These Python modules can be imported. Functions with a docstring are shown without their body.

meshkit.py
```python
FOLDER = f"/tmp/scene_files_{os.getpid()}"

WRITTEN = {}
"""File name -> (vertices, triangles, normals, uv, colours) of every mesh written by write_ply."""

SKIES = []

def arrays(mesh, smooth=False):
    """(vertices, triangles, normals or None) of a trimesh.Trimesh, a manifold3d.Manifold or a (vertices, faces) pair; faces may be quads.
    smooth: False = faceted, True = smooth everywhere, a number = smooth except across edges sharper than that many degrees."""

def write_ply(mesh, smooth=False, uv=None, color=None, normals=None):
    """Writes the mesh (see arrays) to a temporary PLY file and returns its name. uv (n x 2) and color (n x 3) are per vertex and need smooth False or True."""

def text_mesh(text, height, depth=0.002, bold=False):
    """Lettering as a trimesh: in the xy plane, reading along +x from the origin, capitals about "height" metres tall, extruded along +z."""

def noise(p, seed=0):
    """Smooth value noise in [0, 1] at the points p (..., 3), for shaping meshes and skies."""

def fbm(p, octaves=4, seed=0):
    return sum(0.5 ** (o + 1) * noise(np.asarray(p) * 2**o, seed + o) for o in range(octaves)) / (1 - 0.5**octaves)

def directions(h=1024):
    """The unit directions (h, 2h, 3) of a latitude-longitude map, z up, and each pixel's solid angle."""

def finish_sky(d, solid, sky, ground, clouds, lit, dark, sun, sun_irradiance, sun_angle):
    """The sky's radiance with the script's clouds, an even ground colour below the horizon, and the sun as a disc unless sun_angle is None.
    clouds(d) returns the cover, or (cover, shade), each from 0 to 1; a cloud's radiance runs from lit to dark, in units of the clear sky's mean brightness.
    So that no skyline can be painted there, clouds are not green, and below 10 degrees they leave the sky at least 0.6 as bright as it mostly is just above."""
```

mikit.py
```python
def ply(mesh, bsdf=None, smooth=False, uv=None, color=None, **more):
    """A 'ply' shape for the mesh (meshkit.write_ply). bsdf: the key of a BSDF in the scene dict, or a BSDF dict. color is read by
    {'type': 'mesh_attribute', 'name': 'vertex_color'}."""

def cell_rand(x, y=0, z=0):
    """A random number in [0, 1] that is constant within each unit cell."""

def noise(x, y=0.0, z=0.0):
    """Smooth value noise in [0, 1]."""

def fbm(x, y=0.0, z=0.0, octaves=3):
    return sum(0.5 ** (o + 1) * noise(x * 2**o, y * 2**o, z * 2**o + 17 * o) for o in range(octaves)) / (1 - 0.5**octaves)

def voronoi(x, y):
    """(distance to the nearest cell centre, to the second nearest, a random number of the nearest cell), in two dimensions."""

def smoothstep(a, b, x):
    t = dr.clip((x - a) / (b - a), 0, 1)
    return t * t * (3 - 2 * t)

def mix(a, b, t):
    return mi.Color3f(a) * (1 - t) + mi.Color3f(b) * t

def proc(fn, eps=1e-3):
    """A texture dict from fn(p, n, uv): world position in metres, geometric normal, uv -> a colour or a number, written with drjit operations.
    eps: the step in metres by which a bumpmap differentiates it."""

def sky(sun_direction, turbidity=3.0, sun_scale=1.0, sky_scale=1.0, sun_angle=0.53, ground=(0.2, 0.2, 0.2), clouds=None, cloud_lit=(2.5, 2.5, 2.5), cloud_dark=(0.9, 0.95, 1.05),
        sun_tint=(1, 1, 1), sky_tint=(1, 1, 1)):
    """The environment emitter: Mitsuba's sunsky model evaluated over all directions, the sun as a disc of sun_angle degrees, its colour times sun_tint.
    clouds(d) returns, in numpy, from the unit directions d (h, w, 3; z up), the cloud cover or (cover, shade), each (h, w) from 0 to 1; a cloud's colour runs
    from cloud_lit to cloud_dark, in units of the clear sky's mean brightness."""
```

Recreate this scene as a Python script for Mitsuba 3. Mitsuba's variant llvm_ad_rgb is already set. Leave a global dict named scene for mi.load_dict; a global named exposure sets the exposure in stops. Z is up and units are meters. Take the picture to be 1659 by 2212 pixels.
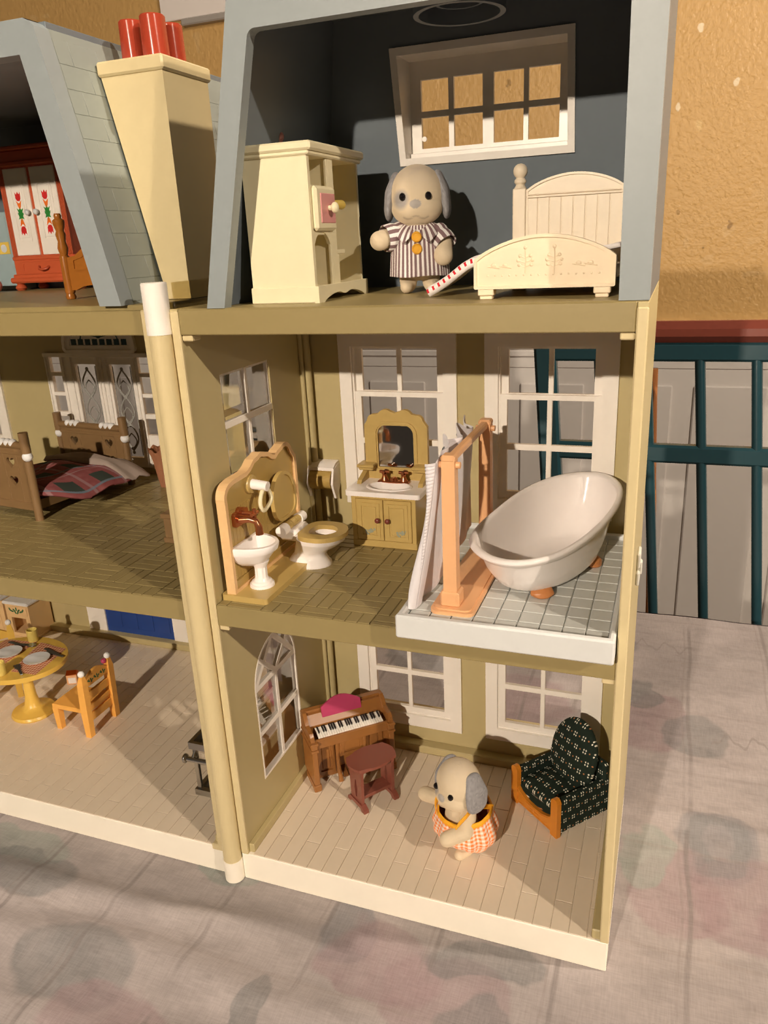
import math, random
import numpy as np, trimesh, manifold3d as m3, shapely.geometry as sg, shapely.affinity as sa, shapely.ops as so
import drjit as dr, mitsuba as mi, mikit, meshkit
from mikit import proc, noise, fbm, smoothstep, mix, ply, voronoi, cell_rand
T = mi.ScalarTransform4f
S = 0.0075                      # one model unit (the dolls' house is 36 units wide) in metres
scene, labels = {}, {}
exposure = 0.0
CAM = np.array([37.786, -53.515, 61.342])
FWD = np.array([-0.33689257, 0.88197732, -0.32957458]); RIGHT = np.array([0.93882295, 0.34125597, -0.04643091])
UP = np.cross(RIGHT, FWD)
scene['camera'] = {'type': 'perspective', 'fov': math.degrees(2*math.atan(829.5/1676.37)), 'fov_axis': 'x', 'near_clip': 0.02, 'far_clip': 50.0,
    'to_world': T().look_at(origin=list(CAM*S), target=list((CAM+FWD*10)*S), up=list(UP))}
# the room beyond the frame: warm dim bounce
scene['room_glow'] = {'type': 'constant', 'radiance': {'type': 'rgb', 'value': [0.040, 0.029, 0.020]}}
# two lamps of the room: a standing lamp in front on the left, a ceiling lamp on the right; the third is added to brighten the back wall
LAMPS = [('floor_lamp', (8, -200, 116), 2.0, (1.0, 0.84, 0.665), 12800.0), ('ceiling_lamp', (265, -140, 192), 2.6, (1.0, 0.84, 0.67), 8800.0), ('ceiling_lamp', (150, 15, 200), 2.6, (1.0, 0.84, 0.67), 4800.0)]

# ---------------------------------------------------------------- helpers
random.seed(7); rng = np.random.default_rng(7)
def fresh(n):
    if n not in scene and n not in labels and not any(k.startswith(n+'__') for k in scene): return n
    i = 1
    while True:
        k = f'{n}_{i:03d}'
        if k not in scene and k not in labels and not any(q.startswith(k+'__') for q in scene): return k
        i += 1
def cat(ms):
    if isinstance(ms, trimesh.Trimesh): return ms
    out = []
    for m in ms:
        if hasattr(m, 'to_mesh'):
            q = m.to_mesh(); m = trimesh.Trimesh(q.vert_properties[:, :3], q.tri_verts, process=False)
        out.append(m)
    return trimesh.util.concatenate(out) if len(out) > 1 else out[0]
def xf(m, M):
    if M is None: return m
    m = m.copy(); m.vertices = m.vertices@M[:3, :3].T + M[:3, 3]
    if np.linalg.det(M[:3, :3]) < 0: m.faces = m.faces[:, ::-1]
    return m
def place(x, y, z, rz=0.0, s=1.0, rx=0.0, ry=0.0):
    M = trimesh.transformations.euler_matrix(math.radians(rx), math.radians(ry), math.radians(rz), 'sxyz')
    M[:3, :3] *= s; M[:3, 3] = (x, y, z); return M
def add(key, mesh, mat, M=None, smooth=32, uv=None, color=None, label=None, kind=None):
    if not isinstance(mesh, trimesh.Trimesh): mesh = cat(mesh if isinstance(mesh, (list, tuple)) else [mesh])
    mesh = xf(mesh, M).copy(); mesh.vertices = mesh.vertices*S
    key = fresh(key)
    scene[key] = ply(mesh, mat, True if (uv is not None or color is not None) else smooth, uv=uv, color=color)
    if label or kind:
        labels[key] = {}
        if label: labels[key]['label'] = label
        if kind: labels[key]['kind'] = kind
    return key
def thing(name, label, category, group=None):
    k = fresh(name); labels[k] = {'label': label, 'category': category}
    if group: labels[k]['group'] = group
    return k
def one(name, label, category, mesh, mat, M=None, group=None, **kw):
    k = add(name, mesh, mat, M, **kw); labels[k] = {**labels.get(k, {}), 'label': label, 'category': category}
    if group: labels[k]['group'] = group
    return k
def struct(name, mesh, mat, **kw):
    k = add(name, mesh, mat, **kw); labels[k] = {**labels.get(k, {}), 'kind': 'structure'}; return k
def P(t, part, mesh, mat, M=None, **kw): return add(t+'__'+part, mesh, mat, M, **kw)

def B(x0, x1, y0, y1, z0, z1, c=0.05):                                  # chamfered box
    c = min(c, .4*min(x1-x0, y1-y0, z1-z0))
    if c <= 0.004: return trimesh.creation.box(bounds=[(x0, y0, z0), (x1, y1, z1)])
    p = []
    for sx in (0, 1):
        for sy in (0, 1):
            for sz in (0, 1):
                v = np.array([(x0, x1)[sx], (y0, y1)[sy], (z0, z1)[sz]]); d = np.array([1-2*sx, 1-2*sy, 1-2*sz])*c
                for k in range(3): w = v + d; w[k] = v[k]; p.append(w)
    return trimesh.convex.convex_hull(np.array(p))
def hullpts(p): return trimesh.convex.convex_hull(np.array(p, float))
def C(p0, p1, r0, r1=None, n=20):                                       # cone / cylinder between two points
    p0, p1 = np.array(p0, float), np.array(p1, float); r1 = r0 if r1 is None else r1
    d = p1-p0; L = np.linalg.norm(d); d /= L
    m = trimesh.creation.revolve([(0, 0), (r0, 0), (r1, L), (0, L)], sections=n)
    return xf(m, trimesh.geometry.align_vectors([0, 0, 1], d)@np.eye(4) if False else _al(d, p0))
def _al(d, p0):
    M = trimesh.geometry.align_vectors([0, 0, 1], d); M = np.array(M); M[:3, 3] = p0; return M
def L(prof, x=0, y=0, z=0, n=28):                                        # lathe (r, z)
    m = trimesh.creation.revolve(np.array(prof, float), sections=n); m.apply_translation((x, y, z)); return m
def ball(x, y, z, r, sx=1, sy=1, sz=1, sub=2):
    m = trimesh.creation.icosphere(subdivisions=sub, radius=r); m.vertices = m.vertices*(sx, sy, sz)+(x, y, z); return m
def X(poly, d0, d1, plane='xz'):                                         # extrude a polygon; plane xz -> along y, yz -> along x, xy -> along z
    if not hasattr(poly, 'exterior') and not hasattr(poly, 'geoms'): poly = sg.Polygon(poly)
    ms = []
    for g in (poly.geoms if hasattr(poly, 'geoms') else [poly]):
        m = trimesh.creation.extrude_polygon(g, d1-d0); v = m.vertices.copy()
        if plane == 'xy': v[:, 2] += d0
        elif plane == 'xz': v = np.c_[v[:, 0], d1-v[:, 2], v[:, 1]]
        else: v = np.c_[d0+v[:, 2], v[:, 0], v[:, 1]]
        ms.append(trimesh.Trimesh(v, m.faces, process=False))
    return cat(ms)
def tube(pts, r, n=10, cap=True):
    p = np.array(pts, float); r = np.broadcast_to(np.array(r, float), (len(p),))
    t = np.gradient(p, axis=0); t /= np.linalg.norm(t, axis=1, keepdims=True)
    a = np.cross(t[0], [0.13, 0.21, 1.0]); a /= np.linalg.norm(a); R = []
    for i in range(len(p)):
        a = a-t[i]*(a@t[i]); a /= np.linalg.norm(a); b = np.cross(t[i], a)
        w = np.arange(n)*2*np.pi/n
        R.append(p[i]+r[i]*(np.cos(w)[:, None]*a+np.sin(w)[:, None]*b))
    return rings(R, cap, cap)
def rings(R, c0=True, c1=True):                                          # closed rings of equal count -> mesh
    R = np.array(R); k, n, _ = R.shape; v = R.reshape(-1, 3); f = []
    i, j = np.meshgrid(np.arange(k-1), np.arange(n), indexing='ij'); i, j = i.ravel(), j.ravel(); j2 = (j+1) % n
    f = np.r_[np.c_[i*n+j, i*n+j2, (i+1)*n+j2], np.c_[i*n+j, (i+1)*n+j2, (i+1)*n+j]]
    ex = []
    if c0: v = np.r_[v, [R[0].mean(0)]]; ex += [[len(v)-1, b+1 if b+1 < n else 0, b] for b in range(n)]
    if c1: v = np.r_[v, [R[-1].mean(0)]]; o = (k-1)*n; ex += [[len(v)-1, o+b, o+(b+1) % n] for b in range(n)]
    m = trimesh.Trimesh(v, np.r_[f, np.array(ex).reshape(-1, 3)].astype(int), process=False)
    if m.volume < 0 and (c0 or c1): m.invert()
    return m
def sheet(Pg, uvs=(1, 1), flip=False, thick=0.0):                         # grid of points (r, c, 3) -> mesh + uv
    Pg = np.array(Pg, float); r, c, _ = Pg.shape
    u, w = np.meshgrid(np.linspace(0, uvs[0], c), np.linspace(0, uvs[1], r)); uv = np.c_[u.ravel(), w.ravel()]
    i, j = np.meshgrid(np.arange(r-1), np.arange(c-1), indexing='ij'); i, j = i.ravel(), j.ravel()
    f = np.r_[np.c_[i*c+j, i*c+j+1, (i+1)*c+j+1], np.c_[i*c+j, (i+1)*c+j+1, (i+1)*c+j]]
    v = Pg.reshape(-1, 3)
    if flip: f = f[:, ::-1]
    if thick:
        m = trimesh.Trimesh(v, f, process=False); n = m.vertex_normals; N = len(v)
        b = np.r_[np.arange(c), c*np.arange(1, r)+c-1, (r-1)*c+np.arange(c-2, -1, -1), c*np.arange(r-2, 0, -1)]
        b2 = np.roll(b, -1)
        side = np.r_[np.c_[b, b+N, b2+N], np.c_[b, b2+N, b2]]
        if flip: side = side[:, ::-1]
        v = np.r_[v, v-n*thick]; f = np.r_[f, f[:, ::-1]+N, side]; uv = np.r_[uv, uv]
    return trimesh.Trimesh(v, f, process=False), uv
def caps(bones, n=20, ref=.28, smooth=6, extra=()):                       # hulls of sphere pairs, joined, refined, smoothed
    tot = None
    for p0, r0, p1, r1 in bones:
        a = m3.Manifold.sphere(r0, n).translate(list(map(float, p0))); b = m3.Manifold.sphere(r1, n).translate(list(map(float, p1)))
        h = m3.Manifold.batch_hull([a, b]); tot = h if tot is None else tot+h
    for e in extra: tot = e if tot is None else tot+e
    q = tot.refine_to_length(ref).to_mesh(); m = trimesh.Trimesh(q.vert_properties[:, :3], q.tri_verts)
    m.merge_vertices()
    if smooth: trimesh.smoothing.filter_taubin(m, lamb=.5, nu=.52, iterations=smooth)
    return m
def ell(x, y, z, a, b, c, n=40): return m3.Manifold.sphere(1.0, n).scale([a, b, c]).translate([x, y, z])
def boxuv(m):                                                            # faceted mesh with per-face box uv in model units
    v = m.triangles.reshape(-1, 3); n = np.abs(np.repeat(m.face_normals, 3, 0)); k = n.argmax(1)
    uv = np.where((k == 2)[:, None], v[:, [0, 1]], np.where((k == 1)[:, None], v[:, [0, 2]], v[:, [1, 2]]))
    return trimesh.Trimesh(v, np.arange(len(v)).reshape(-1, 3), process=False), uv
def rrect(x0, x1, y0, y1, r, q=6): return sg.box(x0+r, y0+r, x1-r, y1-r).buffer(r, quad_segs=q)
def arc(cx, cy, r, a0, a1, n=12): return [(cx+r*math.cos(math.radians(a0+(a1-a0)*i/n)), cy+r*math.sin(math.radians(a0+(a1-a0)*i/n))) for i in range(n+1)]
def spline(pts, n=80, closed=True):
    from scipy.interpolate import CubicSpline
    p = np.array(pts, float)
    if closed: p = np.r_[p, p[:1]]
    t = np.r_[0, np.cumsum(np.linalg.norm(np.diff(p, axis=0), axis=1))]
    cs = CubicSpline(t, p, bc_type='periodic' if closed else 'natural')
    return cs(np.linspace(0, t[-1], n, endpoint=not closed))

# ---------------------------------------------------------------- materials
def mat(key, rgb, rough=.5, **kw):
    tex = rgb if isinstance(rgb, dict) else {'type': 'rgb', 'value': list(rgb)}
    scene[key] = {'type': 'twosided', 'bsdf': {'type': 'principled', 'base_color': tex, 'roughness': rough, 'specular': kw.pop('specular', .45), **kw}}
    return key
def mat_bump(key, rgb, fn, scale, rough=.6, eps=2e-4, **kw):
    tex = rgb if isinstance(rgb, dict) else {'type': 'rgb', 'value': list(rgb)}
    scene[key] = {'type': 'twosided', 'bsdf': {'type': 'bumpmap', 'arbitrary': proc(fn, eps=eps), 'scale': scale,
        'bsdf': {'type': 'principled', 'base_color': tex, 'roughness': rough, 'specular': kw.pop('specular', .4), **kw}}}
    return key
mat('m_white', (.80, .76, .70), .35); mat('m_ivory', (.84, .79, .68), .42); mat('m_plank', (.70, .60, .47), .40)
mat('m_plank2', (.69, .59, .462), .40)
mat('m_olive', (.45, .375, .19), .38); mat('m_slab', (.265, .208, .088), .42); mat('m_strip', (.262, .205, .088), .36); mat('m_strip2', (.25, .195, .083), .36)
mat('m_cream', (.58, .485, .275), .38); mat('m_wardrobe', (.73, .66, .44), .40)
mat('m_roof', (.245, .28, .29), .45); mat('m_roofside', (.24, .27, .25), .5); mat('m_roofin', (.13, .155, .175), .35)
mat('m_pot', (.33, .045, .022), .16); mat('m_porc', (.86, .82, .80), .08); mat('m_mustard', (.42, .285, .085), .38); mat('m_mustardl', (.47, .335, .115), .36)
mat('m_tan', (.72, .47, .23), .42); mat('m_orange_tan', (.72, .40, .20), .35); mat('m_greywhite', (.60, .62, .62), .28); mat('m_tile', (.52, .54, .52), .33)
mat('m_copper', (.55, .20, .09), .24, metallic=.9); mat('m_silver', (.55, .54, .52), .22, metallic=1.0); mat('m_mirror', (.72, .74, .78), .05, metallic=1.0)
mat('m_curtain', (.66, .64, .67), .85, sheen=.3); mat('m_tub', (.80, .76, .745), .09)
mat('m_organ', (.27, .112, .03), .30); mat('m_organd', (.13, .05, .014), .34); mat('m_stool', (.20, .06, .04), .36); mat('m_pink', (.42, .045, .12), .35)
mat('m_keyw', (.82, .79, .72), .25); mat('m_black', (.012, .012, .013), .12); mat('m_eye', (.006, .005, .006), .04)
mat('m_bedcream', (.80, .66, .46), .42); mat('m_bedback', (.72, .62, .47), .40); mat('m_rose', (.62, .27, .26), .35); mat('m_yellow', (.70, .50, .10), .35)
mat('m_button', (.75, .38, .04), .18); mat('m_chair_o', (.80, .40, .085), .38); mat('m_tabley', (.68, .44, .085), .30); mat('m_mug', (.66, .52, .14), .3)
mat('m_armwood', (.56, .20, .02), .28); mat('m_darkwood', (.11, .062, .025), .40); mat('m_bedbrown', (.21, .125, .055), .42); mat('m_bedorange', (.33, .115, .018), .24)
mat('m_redward', (.50, .095, .035), .36); mat('m_redward2', (.42, .072, .026), .36); mat('m_wardwhite', (.80, .75, .68), .38)
mat('m_green', (.02, .20, .03), .5); mat('m_red', (.55, .02, .02), .5); mat('m_orange', (.75, .16, .02), .5); mat('m_leaf', (.03, .10, .035), .5)
mat('m_blue', (.02, .055, .23), .33); mat('m_bluegrey', (.30, .40, .42), .6); mat('m_stove', (.62, .42, .21), .45); mat('m_stovetop', (.62, .62, .63), .3)
mat('m_plate', (.66, .67, .68), .12); mat('m_steel', (.25, .27, .30), .2, metallic=.9); mat('m_strap', (.85, .40, .02), .55); mat('m_inner', (.24, .055, .012), .8)
mat('m_teal', (.012, .045, .058), .28); mat('m_crest', (.17, .042, .028), .28); mat('m_pole', (.48, .19, .065), .35); mat('m_terra', (.33, .14, .07), .8)
mat('m_wainscot', (.64, .61, .58), .42); mat('m_floor', (.16, .09, .05), .5); mat('m_tablewood', (.22, .12, .06), .5); mat('m_paper', (.80, .74, .70), .7); mat('m_greymetal', (.36, .33, .30), .5)
mat('m_bead', (.80, .80, .80), .12); mat('m_sealp', (.30, .30, .28), .5); mat('m_clip', (.70, .69, .62), .3); mat('m_flowerblue', (.27, .29, .22), .6)
scene['m_glass'] = {'type': 'thindielectric', 'int_ior': 1.5}
scene['m_plate_clear'] = {'type': 'thindielectric', 'int_ior': 1.5, 'specular_transmittance': {'type': 'rgb', 'value': [.86, .80, .62]}}
scene['m_bevelglass'] = {'type': 'dielectric', 'int_ior': 1.5}
def fr(x): return x-dr.floor(x)
# room wall paint: ochre with scuffs
def f_wall(p, n, uv):
    c = mix((.56, .345, .125), (.62, .385, .145), fbm(p.x*3, p.z*3, p.y))
    s = smoothstep(.80, .86, noise(p.x*38+3, p.z*31, 1.0))*smoothstep(.55, .75, noise(p.x*6, p.z*5, 4.0))
    c = mix(c, (.78, .62, .38), s*.12)
    for mx, mz, r, col in ((33.8, 93, 1.0, (.85, .72, .5)), (38.3, 112, 1.1, (.9, .78, .55)), (48.3, 98.1, 1.1, (.85, .72, .5)), (39.5, 88, 1.8, (.72, .5, .22)), (50.2, 60.9, 1.4, (.26, .14, .04)), (-14.3, 103.8, 1.3, (.3, .17, .05)), (36.0, 65, 1.0, (.35, .2, .06)), (43.5, 55, .8, (.3, .17, .05))):
        d = dr.sqrt(dr.square((p.x/S-mx)*1.3)+dr.square(p.z/S-mz))+1.0*(noise(p.x*150, p.z*150)-.5); c = mix(c, col, smoothstep(r, r*.5, d)*.8)
    return c
mat_bump('m_wall', proc(f_wall), lambda p, n, uv: fbm(p.x*160, p.z*160, 0.0), .0016, rough=.42)
# faded floral tablecloth
BL = [(-10, -14, 6.0, 4.5, 0), (-4, -18, 6.5, 4, 1), (-27, -3.5, 7, 2.6, 2), (-24, -6.5, 7, 2.5, 0), (13, -3, 3.0, 3.2, 3), (17, -5, 6, 4, 1), (23, -7, 5, 5, 1), (45.5, 18.4, 4.5, 5.2, 3), (42, 11, 4.6, 5.5, 1),
      (49, 11.5, 6.5, 6, 1), (39, 40, 4.2, 7, 1), (44, 38, 4, 5, 0), (36.5, 46, 3, 4, 0), (55, 10, 6, 5, 1), (8, -14, 1.4, 5, 0), (25.5, -2.2, 5, 2.4, 0), (26, -8.5, 3, 2.5, 0), (38.5, 15, 2.4, 4.5, 2), (-2, 1, 4, 2.5, 2), (52, -12, 8, 5, 1),
      (10, -24, 7, 4, 1), (40, -8, 4, 3, 0), (-40, -10, 8, 5, 1), (60, 40, 7, 7, 1), (30, 60, 6, 5, 0), (20, 40, 8, 7, 1), (5, 50, 7, 7, 0), (66, 20, 5, 6, 2)]
BC = [(.27, .275, .28), (.43, .31, .33), (.40, .46, .42), (.31, .31, .335)]
def f_cloth(p, n, uv):
    x, y = p.x/S, p.y/S
    wx = x+1.6*(fbm(x*.23, y*.23, 2.0)-.5)*2; wy = y+1.6*(fbm(x*.23+9, y*.23, 5.0)-.5)*2
    c = mix((.50, .445, .44), (.58, .52, .51), fbm(x*.12, y*.12, 1.0))
    for bx, by, ra, rb, k in BL:
        d = dr.sqrt(dr.square((wx-bx)/ra)+dr.square((wy-by)/rb))
        c = mix(c, BC[k], smoothstep(1.06, .90, d)*(.38+.34*fbm(wx*.7, wy*.5, 3.0)))
    g = fbm(x*.35+3, y*.9, 6.0); c = c*(1-.09*smoothstep(.45, .75, g)); g2 = fbm(x*.09, y*.12, 8.0); c = c*(1-.12*smoothstep(.45, .65, g2))
    # ring in the printed fruit, scribbles
    d = dr.abs(dr.sqrt(dr.square(wx-45.5)+dr.square((wy-18.4)*.85))-2.6); c = mix(c, (.29, .30, .31), smoothstep(1.1, .6, d)*.45)
    for sx, sy, sc in ((50.0, 38.0, 1.0), (39.0, 60.5, 1.1)):
        u, w = (x-sx)/sc, (y-sy)/sc
        q = dr.abs(w-1.1*dr.sin(u*1.9)-.4*dr.sin(u*4.3)); c = mix(c, (.36, .32, .31), smoothstep(.42, .2, q)*smoothstep(4.6, 4.0, dr.abs(u))*.55)
    # printed dark seams running away from us, and faint cross lines
    lx = x-.004*y+.35*(noise(y*.12, 3.0, 0.0)-.5)*2
    a = dr.abs(fr(lx/10.7+.51)-.5)*10.7; brk = smoothstep(.25, .5, fbm(y*.14, dr.floor(lx/10.7+.51)*7.3, 2.0))
    c = mix(c, (.30, .265, .26), smoothstep(.36, .10, a)*brk*.62)
    a2 = dr.abs(fr(lx/10.7+.58)-.5)*10.7; c = mix(c, (.36, .31, .30), smoothstep(.20, .05, a2)*.35*brk)
    ly = dr.abs(fr(y/13.1+.2+.02*noise(x*.2))-.5)*13.1; c = mix(c, (.40, .34, .32), smoothstep(.35, .1, ly)*.25)
    th = .5*noise(x*14, y*1.3, 0.0)+.5*noise(x*1.3, y*14, 1.0)
    return c*(.60+.17*th)
mat('m_cloth', proc(f_cloth), .95, specular=.1)
def f_stripe(p, n, uv):
    t = fr(uv.x); return mix((.77, .74, .72), (.20, .13, .135), smoothstep(.40, .47, t)*smoothstep(.985, .93, t))
mat('m_stripe', proc(f_stripe), .9, specular=.15)
def f_ging(p, n, uv):
    a = smoothstep(.46, .54, fr(uv.x)); b = smoothstep(.46, .54, fr(uv.y)); return mix((.86, .72, .60), (.84, .235, .06), (a+b)*.5)
mat('m_gingham', proc(f_ging), .9, specular=.15)
def f_flower(p, n, uv):
    u, v = uv.x/1.12, uv.y/1.12; j = dr.floor(v); u = u+.5*(j-2*dr.floor(j/2)); a, b = fr(u)-.5, fr(v)-.5
    d = dr.minimum(dr.minimum(dr.square((a-.115)/.062)+dr.square((b-.13)/.085), dr.square((a+.115)/.062)+dr.square((b-.13)/.085)), dr.minimum(dr.square((a-.115)/.062)+dr.square((b+.13)/.085), dr.square((a+.115)/.062)+dr.square((b+.13)/.085)))
    c = mix((.011, .020, .014), (.74, .70, .60), smoothstep(1.25, .8, d))
    e = dr.sqrt(dr.square(dr.abs(a)-.5)+dr.square(b)); return mix(c, (.42, .17, .07), smoothstep(.085, .06, e))
mat('m_flower', proc(f_flower), .85, specular=.2)
def f_plaid(p, n, uv):
    a, b = fr(uv.x), fr(uv.y); c = mix((.25, .07, .075), (.31, .105, .105), noise(uv.x*9, uv.y*9))
    A, Bq = smoothstep(.52, .55, a), smoothstep(.52, .55, b)
    c = mix(c, (.055, .07, .06), A*Bq); c = mix(c, (.42, .30, .32), smoothstep(.06, .03, dr.abs(b-.22))*.5); c = mix(c, (.20, .25, .32), smoothstep(.05, .02, dr.abs(a-.97))*.8)
    return mix(c, (.50, .40, .40), smoothstep(.03, .015, dr.abs(a-.22))*.35)
mat('m_plaid', proc(f_plaid), .9, specular=.15); mat('m_plaidtop', (.36, .29, .25), .9)
def f_mat(p, n, uv):
    a = smoothstep(.45, .55, fr(uv.x)); b = smoothstep(.45, .55, fr(uv.y)); return mix((.66, .40, .26), (.38, .10, .03), (a+b)*.5)
mat('m_placemat', proc(f_mat), .85)
def f_candy(p, n, uv): return mix((.80, .74, .70), (.55, .02, .03), smoothstep(.62, .68, fr(uv.x))*smoothstep(.16, .2, fr(uv.y))*smoothstep(.56, .52, fr(uv.y)))
mat('m_candy', proc(f_candy), .85); mat('m_quilt', (.78, .73, .70), .85)
scene['m_felt'] = {'type': 'twosided', 'bsdf': {'type': 'bumpmap', 'arbitrary': proc(lambda p, n, uv: fbm(p.x*2400, p.y*2400, p.z*2400), eps=1e-4), 'scale': .00022,
    'bsdf': {'type': 'principled', 'base_color': {'type': 'mesh_attribute', 'name': 'vertex_color'}, 'roughness': .95, 'specular': .1, 'sheen': .5}}}
# ---------------------------------------------------------------- lamps (outside the frame)
for nm, pos, r, col, pw in LAMPS:
    x, y, z = pos
    t = thing(nm, 'standing lamp with a bare bulb in front of the table' if nm[0] == 'f' else 'ceiling lamp with a bare bulb hanging ' + ('in front of the table' if y < 0 else 'over the table, added to brighten the wall'), 'lamp')
    scene[t+'__bulb'] = {'type': 'sphere', 'center': [x*S, y*S, z*S], 'radius': r*S, 'emitter': {'type': 'area', 'radiance': {'type': 'rgb', 'value': [c*pw for c in col]}}}
    if nm[0] == 'f':
        P(t, 'stem', C((x, y, -99), (x, y, z-r-1.2), 1.1), 'm_greymetal'); P(t, 'base', L([(0, 0), (16, 0), (15, 2), (2, 3), (0, 3)], x, y, -100), 'm_greymetal')
        P(t, 'socket', C((x, y, z-r-1.2), (x, y, z-r-.05), 1.6), 'm_greymetal')
    else:
        P(t, 'cord', C((x, y, z+r+1.2), (x, y, 226), .5), 'm_greymetal'); P(t, 'socket', C((x, y, z+r+.05), (x, y, z+r+1.4), 1.8), 'm_greymetal')
# ---------------------------------------------------------------- the room
YW = 205.0
struct('wall_back', trimesh.creation.box(bounds=[(-430, YW, -100), (430, YW+8, 226)]), 'm_wall')
struct('floor', trimesh.creation.box(bounds=[(-430, -320, -104), (430, YW, -100)]), 'm_floor')
struct('trim_1', [B(-430, 430, YW-4.6, YW+.5, 32.4, 33.7, .35), B(-430, 430, YW-2.8, YW+.5, 28.0, 32.4, .5)], 'm_wainscot'); struct('trim_2', B(-430, 430, YW-1.9, YW+.5, 25.4, 28.0, .7), 'm_wainscot'); struct('trim_3', B(-430, 430, YW-1.5, YW+.5, 23.2, 25.4, .35), 'm_wainscot')
struct('trim_4', B(-430, 430, YW-.7, YW+.2, 19.6, 23.4, .2), 'm_wainscot')
struct('trim_5', B(-430, 430, YW-.4, YW+.2, -99.9, 19.5, .05), 'm_wainscot')
for k, xx in enumerate(np.arange(-418, 420, 27.0)):
    P('trim_5', 'panel', [B(xx+3.2, xx+24, YW-1.3, YW-.3, -92, 14.5, .5)], 'm_wainscot')
t = thing('picture', 'white board with a grey bottom lip on the yellow wall above the chimney', 'picture')
P(t, 'board', B(-131.5, 60, YW-1.4, YW+.1, 133.7, 222, .2), 'm_paper'); P(t, 'bottom_lip', B(-123.3, 60, YW-2.8, YW+.1, 131.5, 133.5, .4), 'm_greymetal')
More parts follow.
